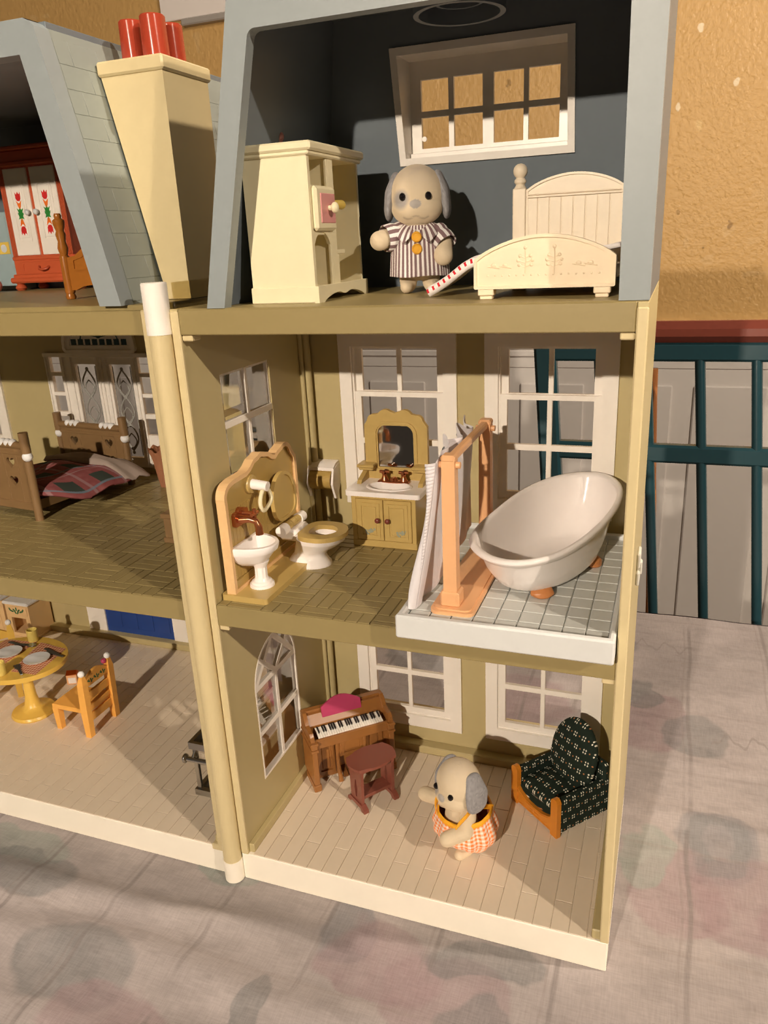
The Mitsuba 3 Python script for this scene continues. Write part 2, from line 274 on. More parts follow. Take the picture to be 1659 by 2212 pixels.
# ---------------------------------------------------------------- table and cloth
t = thing('dining_table', 'long wooden table under the faded printed tablecloth', 'table')
P(t, 'tabletop', B(-128, 118, -88, 71.6, -4.2, -.62, .5), 'm_tablewood')
for sx in (-120, 110):
    for sy in (-80, 63): P(t, 'leg', B(sx-3.5, sx+3.5, sy-3.5, sy+3.5, -100, -4.2, .5), 'm_tablewood')
xs = np.r_[np.linspace(-129.5, 119.5, 300)]; ys = np.r_[np.linspace(-89.5, 72.0, 230)]
def cloth_z(x, y):
    from numpy import sin, exp
    w = 0
    for (cx, cy, ang, ln, wd, h) in ((-12, -6.0, 6, 30, 1.3, .62), (-8, -11.8, 3, 34, 1.9, .8), (12, -16.5, 14, 22, 1.6, .5), (-30, -8.5, 2, 16, 1.4, .6), (46, 22.5, -10, 16, 1.1, .45), (50, 31, -4, 15, 1.6, .3), (25, -17, 24, 13, 1.2, .35), (-2, -19.5, -6, 18, 1.6, .5), (54, 2, 30, 14, 1.6, .3)):
        a = math.radians(ang); u = (x-cx)*math.cos(a)+(y-cy)*math.sin(a); v = -(x-cx)*math.sin(a)+(y-cy)*math.cos(a)+.9*np.sin(u*.16+cx)
        w = w+h*exp(-(v/wd)**2)*exp(-(u/ln)**4)
    w = w+.10*np.sin(x*.31+.6*np.sin(y*.2))*np.sin(y*.27+1.3)
    # flat where the dolls' house stands
    dx = np.maximum(np.maximum(-84-x, x-36.5), 0); dy = np.maximum(np.maximum(-2.2-y, y-36.5), 0); d = np.hypot(dx, dy)
    return np.clip(w, -.05, 2)*np.clip((d-.3)/3.0, 0, 1)
gx, gy = np.meshgrid(xs, ys); gz = cloth_z(gx, gy)-.02
drop = 26.0; rows = []
Pg = np.stack([gx, gy, gz], -1)
for k, dz in ((1, 1.2), (2, 8), (3, 16), (4, drop)):
    r = Pg[229].copy(); r[:, 1] = 72.0+min(1.0, .5*k)+.5*np.sin(xs*.22+k*.2)*k/4; r[:, 2] = -dz; rows.append(r)
m, uv = sheet(np.concatenate([Pg, np.array(rows)]), thick=.32)
one('tablecloth', 'crumpled faded pinkish tablecloth with printed flowers and dark lines spread on the table', 'tablecloth', m, 'm_cloth', smooth=True)
# ---------------------------------------------------------------- windows of the dolls' house
def bars(x0, x1, z0, z1, xs_, zs_, y0, y1, w=.25, c=.05):
    o = [B(x0, x1, y0, y1, zz-w, zz+w, c) for zz in zs_]+[B(xx-w, xx+w, y0+.03, y1-.03, z0, z1, c) for xx in xs_]
    return o
def sash_window(t, x0, x1, zt, D, ir=1.35):
    """three rows of two panes; zt = bottom of the frame"""
    ix0, ix1 = x0+ir, x1-ir; h = 18.4
    fr_ = sg.box(x0, zt, x1, zt+h).difference(sg.box(ix0, zt+1.5, ix1, zt+h-1.3))
    w = P(t, 'window', [X(fr_, D-.35, D+.02), X(sg.box(ix0-.02, zt+1.48, ix1+.02, zt+h-1.28).difference(sg.box(ix0+.16, zt+1.64, ix1-.16, zt+h-1.44)), D+.0, D+1.2)], 'm_white')
    a, b = ix0+.16, ix1-.16; mx = (ix0+ix1)/2; z = lambda v: zt+v
    P(w, 'upper_sash', [X(sg.box(a, z(11.75), b, z(17.0)).difference(sg.box(a+.75, z(12.4), b-.75, z(16.75))), D+.55, D+.95), B(mx-.25, mx+.25, D+.57, D+.93, z(12), z(16.9))], 'm_white')
    P(w, 'lower_sash', [X(sg.box(a, z(1.64), b, z(12.35)).difference(sg.box(a+.68, z(2.35), b-.68, z(6.75))).difference(sg.box(a+.68, z(7.35), b-.68, z(11.85))), D+.05, D+.5), B(mx-.25, mx+.25, D+.07, D+.48, z(2), z(12))], 'm_white')
    P(w, 'sill', B(x0+.8, x1-.8, D+.42, D+2.2, z(.2), z(1.5), .12), 'm_cream')
def floor_strips(t, part, x0, x1, y0, y1, z, pitch=3.42, xo=1.87, yo=-1.6, lim=300, mats=('m_strip', 'm_strip2')):
    """basket-weave floor, three strips to a block; the nearest ones single parts, the rest one piece of stuff"""
    cells = []
    for i in range(int((x0-xo)//pitch)-1, int((x1-xo)//pitch)+2):
        for j in range(-2, int((y1-yo)//pitch)+2):
            for k in range(3):
                a, b = xo+i*pitch, yo+j*pitch
                if (i+j) % 2: r = [a+k*pitch/3, a+(k+1)*pitch/3, b, b+pitch]
                else: r = [a, a+pitch, b+k*pitch/3, b+(k+1)*pitch/3]
                r = [max(r[0], x0), min(r[1], x1), max(r[2], y0), min(r[3], y1)]
                if r[1]-r[0] > .25 and r[3]-r[2] > .25: cells.append((r, (i*7+j*3+k) % 2))
    cells.sort(key=lambda q: q[0][2]-.35*q[0][0]); g = .05
    bx = lambda r: B(r[0]+g, r[1]-g, r[2]+g, r[3]-g, z-.12, z, .045)
    for r, k in cells[:lim]: P(t, part, bx(r), mats[k], smooth=False)
    if cells[lim:]:
        kk = P(t, 'far_strips', [bx(r) for r, k in cells[lim:]], mats[0], smooth=False); labels[kk] = {'kind': 'stuff'}
def planks(t, x0, x1, y0, y1, z, w, xo, off, ln=6.9, lim=300):
    out = []; g = .022
    for i in range(int((x0-xo)//w)-1, int((x1-xo)//w)+2):
        a, b = max(xo+i*w, x0), min(xo+(i+1)*w, x1)
        if b-a < .2: continue
        y = off-(i % 2)*ln/2-2*ln
        while y < y1:
            c, d = max(y, y0), min(y+ln, y1); y += ln
            if d-c > .2: out.append((a, b, c, d, i))
    out.sort(key=lambda q: -q[0])
    for a, b, c, d, i in out[:lim]: P(t, 'plank', B(a+g, b-g, c+g, d-g, z-.13, z, .03), ('m_plank', 'm_plank2')[(i*3+int(c)) % 2], smooth=False)
    if out[lim:]:
        kk = P(t, 'far_planks', [B(a+g, b-g, c+g, d-g, z-.13, z, .03) for a, b, c, d, i in out[lim:]], 'm_plank', smooth=False); labels[kk] = {'kind': 'stuff'}
SIDE_MID = sg.box(5.0, 37.2, 14.0, 51.0)
def gothic(e=0.0):
    a, b, zb, zs, za = 4.8-e, 13.8+e, 8.8-e, 19.2, 23.6+e*1.3; c = (a+b)/2; h = za-zs; w = (b-a)/2; R = (w*w+h*h)/(2*w)
    p = [(a, zb), (b, zb)]+[(b-R+R*math.cos(q), zs+R*math.sin(q)) for q in np.linspace(0, math.asin(h/R), 12)]+[(a+R-R*math.cos(q), zs+R*math.sin(q)) for q in np.linspace(math.asin(h/R), 0, 12)]
    return sg.Polygon(p).buffer(0)
# ---------------------------------------------------------------- right wing
RW = thing('dollhouse_wing', "right wing of the dolls' house, with the toy bathroom on its middle floor", "dolls' house")
D = 22.0; ZB, ZM0, ZM1, ZT0, ZT1 = 3.34, 29.2, 31.32, 55.0, 57.0
P(RW, 'base', B(0, 36, 0, 22.3, 0, 3.22, .08), 'm_ivory')
planks(RW, 1.33, 34.6, .04, 20.65, ZB, 1.585, .95, 6.8)
ws = [(4.8, 17.5), (20.35, 33.1)]
wall = sg.box(.05, 3.2, 36.0, 57)
for a, b in ws:
    for zt in (6.2, 34.1): wall = wall.difference(sg.box(a+1.3, zt+1.45, b-1.3, zt+17.15))
P(RW, 'hinge_plate', B(-2.02, .06, .12, .5, 3.2, 57.0, .02), 'm_cream')
P(RW, 'back_wall', X(wall, D, D+.45), 'm_olive')
for a, b in ws:
    for zt in (6.2, 34.1): sash_window(RW, a, b, zt, D)
side = sg.box(0, 3.2, 22.0, 57).difference(SIDE_MID).difference(gothic())
P(RW, 'left_wall', X(side, .05, .75, 'yz'), 'm_olive')
P(RW, 'right_wall', B(35.35, 36.05, .0, 22.0, 3.2, 56.9, .06), 'm_olive')
P(RW, 'front_post', [B(.03, .79, -.12, .25, 3.28, 56.85, .1)], 'm_cream'); P(RW, 'front_post', [B(35.33, 36.08, -.12, .25, 3.3, 56.6, .1)], 'm_cream')
P(RW, 'baseboard', [B(.7, 1.33, .35, 21.9, 3.2, 4.25, .1)], 'm_olive'); P(RW, 'baseboard', [B(.8, 35.3, 20.67, 22.02, 3.2, 4.25, .1)], 'm_olive'); P(RW, 'baseboard', [B(34.62, 35.38, .2, 21.9, 3.2, 4.25, .1)], 'm_olive')
P(RW, 'corner_moulding', [C((1.3, 21.35, z0), (1.3, 21.35, z1), .42) for z0, z1 in ((4.2, 29.2), (31.3, 55))]+[C((.95, 20.7, z0), (.95, 20.7, z1), .25) for z0, z1 in ((4.2, 29.2), (31.3, 55))], 'm_olive')
sl = P(RW, 'floor_slab', [B(.78, 35.32, -.02, 22.0, ZM0, ZM1-.1, .07)], 'm_slab')
floor_strips(sl, 'strip', .9, 35.2, .0, 21.9, ZM1)
P(RW, 'floor_slab', [B(.78, 35.32, -.02, 22.0, ZT0, ZT1-.05, .07), B(.3, 36.0, .3, 22.0, ZT1-.5, ZT1, .05)], 'm_slab')
for xx, zz in ((.8, ZT0), (34.35, ZT0), (.8, ZM0), (34.35, ZM0)): P(RW, 'bracket', B(xx, xx+.95, .12, 1.4, zz-.5, zz-.02, .08), 'm_cream')
# side windows in the left wall
w = P(RW, 'window', [X(SIDE_MID.difference(SIDE_MID.buffer(-.22, join_style=2)), .2, .6, 'yz')], 'm_white')
P(w, 'glazing_bar', [B(.3, .72, 5, 14, 46.1, 46.75), B(.3, .72, 5, 14, 41.2, 41.8), B(.32, .70, 9.25, 9.75, 37.2, 51)], 'm_white'); P(w, 'pane', B(.44, .48, 5, 14, 37.2, 51, 0), 'm_glass')
gi = gothic(-.35)
gb = [sg.box(4, 13.75, 15, 14.3), sg.box(4, 18.95, 15, 19.5), sg.box(9.05, 8, 9.55, 19.2)]+[sg.LineString(q).buffer(.26, cap_style=2) for q in (((5.0, 19.3), (9.3, 23.6)), ((9.3, 19.3), (13, 22.6)), ((13.6, 19.3), (9.3, 23.6)), ((9.3, 19.3), (5.6, 22.6)))]
w = P(RW, 'window', [X(gothic(.02).difference(gothic(-.2)), .1, .78, 'yz')], 'm_white')
P(w, 'glazing_bar', X(so.unary_union(gb).intersection(gothic()), .35, .72, 'yz'), 'm_white'); P(w, 'pane', X(gothic(-.1), .44, .48, 'yz'), 'm_glass')
# attic of the right wing: front rim, sloping shell, dormer window
ZR = 79.8
outer = [(3.35, 57), (8.2, ZR), (36.15, ZR), (36.05, 57)]
inner = sg.Polygon([(4.9, 50), (4.9, 57), (9.09, 75.3), (34.0, 75.3), (34.15, 57), (34.15, 50)]).buffer(-.6).buffer(.6, quad_segs=6)
rf = P(RW, 'roof', [X(sg.Polygon(outer).difference(inner), .25, 1.3)], 'm_roof')
sx = lambda m, k, z0=57.0, ax=0, b=0.0: (m.vertices.__setitem__((slice(None), ax), m.vertices[:, ax]+k*(m.vertices[:, 2]-z0)), m)[1]
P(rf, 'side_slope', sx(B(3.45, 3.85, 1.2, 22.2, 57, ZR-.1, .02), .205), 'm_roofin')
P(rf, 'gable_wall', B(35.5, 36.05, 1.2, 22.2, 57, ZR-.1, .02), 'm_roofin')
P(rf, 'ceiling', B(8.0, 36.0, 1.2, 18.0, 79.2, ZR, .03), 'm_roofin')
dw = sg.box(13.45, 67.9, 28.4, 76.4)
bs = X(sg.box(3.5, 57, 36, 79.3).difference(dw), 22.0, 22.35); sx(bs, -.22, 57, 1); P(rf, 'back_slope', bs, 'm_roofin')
rb = dw.buffer(.28, join_style=2).difference(dw.buffer(-.32, join_style=2)); fm = X(rb, 21.75, 22.15); sx(fm, -.22, 57, 1)
def cheek(xa, xb): return hullpts([(x, y, z) for x in (xa, xb) for y, z in ((22-.22*10.9, 67.9), (21.7, 67.9), (21.7, 76.4), (22-.22*19.4, 76.4))])
w = P(RW, 'window', [fm, cheek(13.42, 13.75), cheek(28.1, 28.43), B(13.45, 28.4, 19.4, 21.7, 67.75, 68.1, .03), B(13.45, 28.4, 17.6, 21.7, 76.2, 76.5, .03)], 'm_white')
COLS = ((14.75, 17.3), (17.78, 20.4), (21.38, 24.0), (24.43, 27.08)); ROWS = ((69.1, 71.65), (72.15, 74.7))
sa_ = sg.box(13.5, 68, 28.4, 76.4)
for a, b in COLS:
    for c, d in ROWS: sa_ = sa_.difference(sg.box(a, c, b, d))
P(w, 'sash', [X(sa_, 21.2, 21.6), B(13.8, 28.1, 20.6, 21.3, 68.05, 68.7, .05)], 'm_white'); P(w, 'pane', B(13.5, 28.4, 21.66, 21.7, 68, 76.4, 0), 'm_glass')
for bx_, bz in ((15.0, 69.9), (27.9, 70.0), (21.6, 68.4), (27.7, 68.4)): P(w, 'rivet', C((bx_, 21.25, bz), (bx_, 21.12, bz), .22), 'm_white')
P(RW, 'ceiling_ring', L([(2.95, 0), (3.35, 0), (3.4, 2.8), (2.95, 2.8), (2.95, 0)], 21.4, 9.6, 76.55, 40), 'm_roofin'); P(RW, 'ceiling_ring', L([(1.6, 0), (1.85, 0), (1.85, 2.0), (1.6, 2.0), (1.6, 0)], 21.4, 9.6, 77.3, 32), 'm_roofin')
P(RW, 'clear_edge_plate', B(.3, .45, .3, 15, 57.0, 59.05, 0), 'm_plate_clear')
P(RW, 'latch', [B(36.05, 36.35, 9.6, 11.6, 32.8, 34.0, .1), B(36.05, 36.35, 9.6, 11.6, 34.4, 35.7, .1), B(36.05, 36.5, 10.2, 11.0, 33.6, 34.8, .1)], 'm_clip')
# ---------------------------------------------------------------- left wing
LW = thing('dollhouse_wing', "left wing of the dolls' house, with shingled roof side and tall cream chimney", "dolls' house")
XL, DL = -82.0, 35.6
P(LW, 'base', B(XL, -2.0, 0, 36, 0, 3.22, .08), 'm_ivory')
planks(LW, -68, -3.3, .04, 34.25, ZB, 1.605, -2.62, 2.5)
wall = sg.box(XL, 3.2, -2, 57)
DOOR, FW = sg.box(-44.6, 3.9, -31.9, 25), sg.box(-58.9, 36, -57.3, 54)
FR = [sg.box(-46.4+dx, z0, -44.5+dx, z0+2.35) for dx in (0, 15.1) for z0 in (37.0, 40.0, 42.85, 45.7)]
LEAF = [sg.box(-41.95, 33.6, -38.35, 46.9), sg.box(-36.0, 33.6, -32.4, 46.9)]
LUN = sg.Polygon([(-42.6, 49.2), (-31.8, 49.2)]+arc(-37.2, 49.2, 5.4, 0, 180, 20)[1:-1])
P(LW, 'back_wall', X(wall.difference(sg.box(-47.2, 32.2, -28.9, 48.3)).difference(LUN.buffer(.6)).difference(sg.box(-62, 34.3, -58, 54)), DL, DL+.4), 'm_olive')
P(LW, 'right_wall', X(sg.box(0, 3.2, 35.6, 57).difference(sg.box(5.0, 37.2, 14.0, 51.0)).difference(gothic()), -2.7, -2.0, 'yz'), 'm_olive')
P(LW, 'left_wall', B(XL, XL+.7, 0, 35.6, 3.2, 57), 'm_olive')
P(LW, 'front_post', [B(-2.72, -1.98, -.12, .25, 3.0, 57.0, .1), B(-3.5, -2.0, -.1, 1.0, 2.75, 3.5, .15)], 'm_cream')
P(LW, 'baseboard', [B(XL, -2.7, 34.28, 35.62, 3.2, 4.25, .1)], 'm_olive'); P(LW, 'baseboard', B(-3.3, -2.65, .4, 35.5, 3.2, 4.25, .1), 'm_olive')
sl = P(LW, 'floor_slab', B(XL, -2.72, -.02, DL, ZM0, ZM1-.1, .07), 'm_slab')
floor_strips(sl, 'strip', -50, -2.75, .0, 33, ZM1, xo=-6.1)
P(LW, 'floor_slab', [B(XL, -2.72, -.02, DL, ZT0, ZT1-.05, .07), B(XL, -2.0, .8, DL, ZT1-.5, ZT1+.35, .05)], 'm_slab')
# french doors, fanlight and side lights
frm = sg.box(-47.2, 32.2, -28.9, 48.3).union(LUN.buffer(.7)).difference(LUN.buffer(-.3))
for q in FR+LEAF: frm = frm.difference(q)
w = P(LW, 'french_doors', [X(frm, DL-.3, DL+.35), X(LUN.buffer(.75).difference(LUN.buffer(.3)), DL-.6, DL-.2)]+[B(x-.12, x+.12, DL-.5, DL-.2, 32.3, 48.1, .05) for x in (-47.0, -44.0, -42.6, -37.9, -37.3, -36.5, -31.8, -31.2, -29.1)]+[B(-47.3, -28.8, DL-.55, DL-.2, 47.9, 48.5, .08)], 'm_white')
def vine(x0, x1, z0, z1):
    c = (x0+x1)/2; h = (x1-x0)/2; o = []
    ys = DL-.02
    for s in (-1, 1):
        o.append(tube([(c+s*h*.82, ys, z0+.3), (c+s*h*.82, ys, z1-.3)], .07, 6))
        for q in range(3):
            zz = z0+1.0+q*(z1-z0-2)/3; n = 12
            o.append(tube([(c+s*h*.7*math.sin(math.pi*i/n)*(1-.25*i/n), ys, zz+4.0*i/n) for i in range(n+1)], .12, 6))
            o.append(tube([(c+s*h*.42*math.sin(math.pi*i/n), ys, zz+.3+2.2*i/n) for i in range(n+1)], .09, 6))
    for q in range(4): o.append(ball(c, ys, z0+.7+q*(z1-z0-1.4)/3, .28, sy=.4, sub=1))
    return o
for q in LEAF:
    a, b, c, d = q.bounds
    k = P(w, 'glass_leaf', B(a, c, DL-.06, DL+.06, b, d, 0), 'm_glass'); P(w, 'glass_relief', vine(a, c, b, d), 'm_sealp')
for q in FR:
    a, b, c, d = q.bounds; P(w, 'pane', B(a, c, DL-.02, DL+.02, b, d, 0), 'm_glass')
fan = LUN.buffer(-.3)
fl = P(LW, 'fanlight', X(fan, DL-.1, DL+.1), 'm_white')
bnd = [sg.box(-42.0+1.22*i, 49.55, -42.0+1.22*i+.85, 50.35) for i in range(8)]
P(fl, 'lead_square', X(so.unary_union([b for b in bnd if fan.contains(b)]), DL-.16, DL-.08), 'm_teal')
P(fl, 'lead_tracery', X(so.unary_union([sg.LineString([(-37.2, 50.6), (-37.2+4.6*math.cos(a), 50.2+4.2*math.sin(a))]).buffer(.07) for a in np.linspace(.3, math.pi-.3, 7)]+[sg.Point(-37.2, 50.9).buffer(.45), sg.LineString(arc(-37.2, 49.4, 3.3, 15, 165)).buffer(.08)]).intersection(fan), DL-.15, DL-.08), 'm_teal')
w = P(LW, 'window', [X(sg.box(-63, 34.3, -56.3, 54.5).difference(sg.box(-62, 36, -58.0, 53)), DL-.35, DL+.3)], 'm_white'); P(w, 'pane', B(-62, -58, DL, DL+.05, 36, 53, 0), 'm_glass')
# blue front door
w = P(LW, 'front_door', X(sg.box(-48.1, 3.6, -28.6, 27).difference(DOOR), DL-.35, DL+.25), 'm_white')
P(w, 'door_leaf', [X(DOOR, DL-.12, DL+.3)]+[B(x, x+2.3, DL-.22, DL-.1, 5.2, 12, .08) for x in (-43.9, -40.9, -37.9, -34.9)], 'm_blue')
# side window bars
w = P(LW, 'window', [X(SIDE_MID.buffer(.35, join_style=2).difference(SIDE_MID.buffer(-.05, join_style=2)), -2.85, -2.65, 'yz'), B(-2.5, -2.2, 5, 14, 46.1, 46.7), B(-2.5, -2.2, 9.3, 9.8, 37.2, 51)], 'm_white')
w = P(LW, 'window', [X(gothic(.02).difference(gi), -2.9, -2.2, 'yz'), X(so.unary_union(gb[:3]).intersection(gothic()), -2.6, -2.3, 'yz')], 'm_white')
# hinge post between the wings
hp = P(LW, 'hinge_post', C((-.98, -.2, 2.4), (-.98, -.2, 55.4), .93, n=36), 'm_cream')
P(hp, 'cap', L([(0, 0), (.9, 0), (1.0, .1), (1.0, 2.55), (0, 2.55)], -.98, -.2, 0, 36), 'm_ivory'); P(hp, 'cap', L([(0, 0), (1.02, 0), (1.02, 3.9), (.95, 4.0), (0, 4.0)], -.98, -.2, 55.1, 36), 'm_white')
# roof of the left wing
zr = 78.2; kx = -.2
rimo = [(-4.5, 57.35), (-4.5+kx*(77.6-57.3), 77.6), (-8.9, 77.95), (-9.4, zr), (XL, zr), (XL, 57.35)]
rimi = sg.Polygon([(-6.63, 50), (-6.63, 57.3), (-10.27, 75.87), (XL+3, 75.87), (XL+2, 50)])
rf = P(LW, 'roof', X(sg.Polygon(rimo).difference(rimi), 0, 1.6), 'm_roof')
P(rf, 'side_slope', sx(B(-5.0, -4.56, 1.5, 35.4, 57.35, 77.7, .01), kx, 57.35), 'm_roofside')
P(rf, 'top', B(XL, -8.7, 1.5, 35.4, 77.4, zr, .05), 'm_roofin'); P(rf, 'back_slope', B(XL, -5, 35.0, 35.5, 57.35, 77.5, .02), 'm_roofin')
row = 0; z0 = 57.9
for r in range(11):
    za, zb_ = 57.6+r*1.775, 57.6+(r+1)*1.775-.02; yo = 1.75+(1.62 if r % 2 == 0 else 0)-3.24
    for c in range(12):
        ya, yb = max(1.72, yo+c*3.24+.022), min(35.2, yo+(c+1)*3.24-.022)
        if yb-ya < .3: continue
        x = lambda z: -4.56+kx*(z-57.35)
        P(rf, 'shingle', hullpts([(x(za)-.02, ya, za), (x(za)-.02, yb, za), (x(zb_)-.02, ya, zb_), (x(zb_)-.02, yb, zb_), (x(za)+.04, ya+.02, za+.02), (x(za)+.04, yb-.02, za+.02), (x(zb_)+.02, ya+.02, zb_-.02), (x(zb_)+.02, yb-.02, zb_-.02)]), 'm_roofside', smooth=False)
ch = P(LW, 'chimney', hullpts([(xx, yy, zz) for yy in (6.2, 12.85) for xx, zz in ((-4.3, 57.4), (-1.98, 57.4), (-1.98, 75.1), (-7.95, 75.1))]), 'm_cream', smooth=False)
P(ch, 'cap', B(-8.1, -1.72, 5.9, 13.1, 75.0, 76.1, .16), 'm_cream')
for px, py, pr in ((-6.3, 8.9, .98), (-3.75, 8.3, 1.02), (-4.15, 11.4, .98)): P(ch, 'chimney_pot', L([(0, 0), (pr+.06, 0), (pr, 3.2), (pr-.08, 3.3), (pr-.22, 3.3), (pr-.25, 3.0), (0, 2.9)], px, py, 76.05, 32), 'm_pot')
# ---------------------------------------------------------------- toy dogs
def felt(m, fn): return np.clip(fn(m.vertices), 0, 1)
def surf_y(m, x, z, rad=.22):
    v = m.vertices; q = v[np.hypot(v[:, 0]-x, v[:, 2]-z) < rad]; return q[:, 1].min() if len(q) else v[:, 1].min()
CREAM, GREY = np.array([.66, .55, .39]), np.array([.27, .265, .275])
def dog(label, M, arms, group=None, mottle=1.0):
    t = thing('toy_dog', label, 'toy dog', group)
    head = [ell(0, 0, 7.75, 2.28, 2.1, 2.42), ell(0, -.55, 6.75, 2.12, 1.72, 1.40), ell(0, -1.98, 6.95, .55, .34, .42, 24)]
    bones = [((0, 0, 5.3), 1.25, (0, .15, 2.7), 1.75)]
    for s in (-1, 1): bones += [((s*.95, .1, 2.0), .85, (s*.98, 0, .85), .74), ((s*.98, .12, .66), .66, (s*1.08, -.95, .52), .52)]
    for a in arms:
        for (p0, r0), (p1, r1) in zip(a, a[1:]): bones.append((p0, r0, p1, r1))
    m = caps(bones, 24, .2, 5, head)
    def colf(v):
        c = np.repeat(CREAM[None], len(v), 0)
        n = meshkit.fbm(v*1.7) if hasattr(meshkit, 'fbm') else np.zeros(len(v)); n = (n-n.min())/(np.ptp(n)+1e-9)
        k = np.clip((v[:, 2]-8.0)/1.8, 0, 1)*n*.55*mottle; c = c*(1-k[:, None])+np.array([.36, .31, .30])*k[:, None]
        d = np.hypot((v[:, 0]+1.2)/.62, (v[:, 2]-7.42)/.72); k = np.clip(1.25-d, 0, .55)/.55*(v[:, 1] < -.6)*.8
        c = c*(1-k[:, None])+GREY*1.05*k[:, None]
        k = (np.hypot(v[:, 0]/.46, (v[:, 2]-7.04)/.34) < 1)*(v[:, 1] < -1.5)*.75; c = c*(1-k[:, None])+GREY*1.25*k[:, None]
        k = np.exp(-((v[:, 2]-6.02-.10*np.cos(v[:, 0]*5))/.07)**2)*(np.abs(v[:, 0]) < 1.05)*(v[:, 1] < -1.2)*.45; c = c*(1-k[:, None])+np.array([.22, .16, .12])*k[:, None]
        return np.clip(c*(.94+.1*n[:, None]), 0, 1)
    P(t, 'body', m, 'm_felt', M, color=felt(m, colf))
    for s in (-1, 1):
        e = m3.Manifold.batch_hull([ell(s*1.72, .25, 9.1, .45, .85, .6, 20), ell(s*2.32, .2, 7.6, .42, 1.3, 1.1, 20), ell(s*2.42, .15, 6.75, .40, 1.2, .95, 20)])
        q = e.refine_to_length(.25).to_mesh(); em = trimesh.Trimesh(q.vert_properties[:, :3], q.tri_verts); em.merge_vertices(); trimesh.smoothing.filter_taubin(em, iterations=5)
        n = rng.normal(0, .025, (len(em.vertices), 1)); P(t, 'ear', em, 'm_felt', M, color=np.clip(GREY+n, 0, 1))
        y = surf_y(m, s*1.05, 7.62); P(t, 'eye', ball(s*1.05, y+.03, 7.62, .265, sz=1.2), 'm_eye', M, smooth=True)
    return t
def cone_sleeve(p0, p1, r0, r1, n=28, st=12, k=6):
    p0, p1 = np.array(p0, float), np.array(p1, float); d = (p1-p0)/np.linalg.norm(p1-p0); a = np.cross(d, [0, 0, 1.]); a /= np.linalg.norm(a); b = np.cross(a, d)
    w = np.linspace(0, 2*np.pi, n); G = []
    for i in range(k):
        f = i/(k-1); r = r0+(r1-r0)*f+.05*math.sin(i*2.3); G.append(p0+(p1-p0)*f+r*(np.cos(w)[:, None]*a+np.sin(w)[:, None]*b))
    return sheet(G, (st, 1), thick=.1)
# dog in the striped coat, upstairs
MD = place(16.75, 12.9, 57.0, 13)
arms = [[((-1.3, -.1, 4.75), .8, ), ((-2.45, -.75, 4.55), .72), ((-3.15, -1.45, 4.35), .80)], [((1.35, -.1, 4.7), .8), ((2.15, -.55, 3.9), .72), ((2.15, -1.5, 2.95), .80)]]
arms = [[(np.array(p), r) for p, r in a] for a in arms]
t = dog('grey-eared toy dog in a striped coat with yellow buttons beside the cream bed', MD, arms)
w = np.linspace(0, 2*np.pi, 97); G = []
for i in range(14):
    f = i/13; z = 1.38+f*4.0; rx = 2.46-.30*f-1.0*max(0, f-.72)*2.2; ry = 2.02-.20*f-.9*max(0, f-.72)*2.2
    rip = .05*np.sin(w*9+.7)*(1-f)+.04*np.sin(w*5)
    G.append(np.c_[(rx+rip)*np.sin(w), -(ry+rip)*np.cos(w)+.05, np.full_like(w, z)+.05*np.sin(w*4)*(1-f)])
m, uv = sheet(G, (40, 1), flip=True, thick=.1); P(t, 'coat', m, 'm_stripe', MD, uv=uv)
for s in (-1, 1):
    G = []
    wv = np.linspace(.06, 2.9, 60); k_ = np.clip((wv-.06)/.40, 0, 1)**.8; W_ = (1.02+.42*np.exp(-((wv-.42)/.22)**2))*k_
    for i in range(8):
        f = i/7; drop_ = .62*np.exp(-(wv/.55)**2); rx, ry = 1.40+.26*drop_+.90*f*np.minimum(W_, 1.1), 1.34+.30*drop_+.88*f*np.minimum(W_, 1.1)
        G.append(np.c_[s*rx*np.sin(wv), -ry*np.cos(wv)-.18*f*np.exp(-(wv/.6)**2), 5.62-drop_-f*W_*.86+.10*math.sin(math.pi*f)])
    m, uv = sheet(G, (13, 1), flip=(s > 0), thick=.09); P(t, 'collar', m, 'm_stripe', MD, uv=uv)
for a, b, r1 in (((-1.35, -.1, 4.72), (-2.75, -1.0, 4.5), 1.02), ((1.4, -.1, 4.7), (2.3, -.85, 3.72), 1.06)):
    m, uv = cone_sleeve(a, b, 1.0, r1, st=11); P(t, 'sleeve', m, 'm_stripe', MD, uv=uv)
for z, y in ((4.52, -2.2), (3.58, -2.17)):
    P(t, 'button', xf(L([(0, 0), (.40, 0), (.43, .1), (.36, .2), (.27, .14), (0, .14)], n=20), place(0.02, y+.15, z, 0, rx=90)), 'm_button', MD)
# cream wardrobe open to the right
t = thing('wardrobe', 'cream toy wardrobe with open shelves and pink drawer beside the striped-coat dog', 'wardrobe')
x0, x1, y0, y1 = 5.75, 11.25, 3.45, 13.6
P(t, 'body', [B(x0, x1, y0, y0+.35, 57.9, 67.7), B(x0, x1, y1-.35, y1, 57.9, 67.7), B(x0, x0+.3, y0, y1, 57.9, 67.7), B(x0, x1, 7.2, 8.2, 57.9, 67.7), B(x0, x1-.1, y0, y1, 57.8, 58.2),
    B(x0, x1-.1, 3.6, 7.4, 62.0, 62.4), B(x0, x1-.1, 3.6, 7.4, 65.2, 65.6), B(x1-.9, x1-.02, 8.0, 9.9, 60.5, 60.85), B(x1-.25, x1, 3.5, 3.95, 58, 67.6), B(x1-.25, x1-.01, 6.95, 8.3, 58, 67.6),
    X(sg.box(3.6, 61.3, 7.3, 62.3).difference(sg.Point(5.45, 60.6).buffer(1.62)), x1-.3, x1-.02, 'yz'), B(x1-.22, x1-.06, 8.3, 8.7, 58.2, 60.5)], 'm_wardrobe')
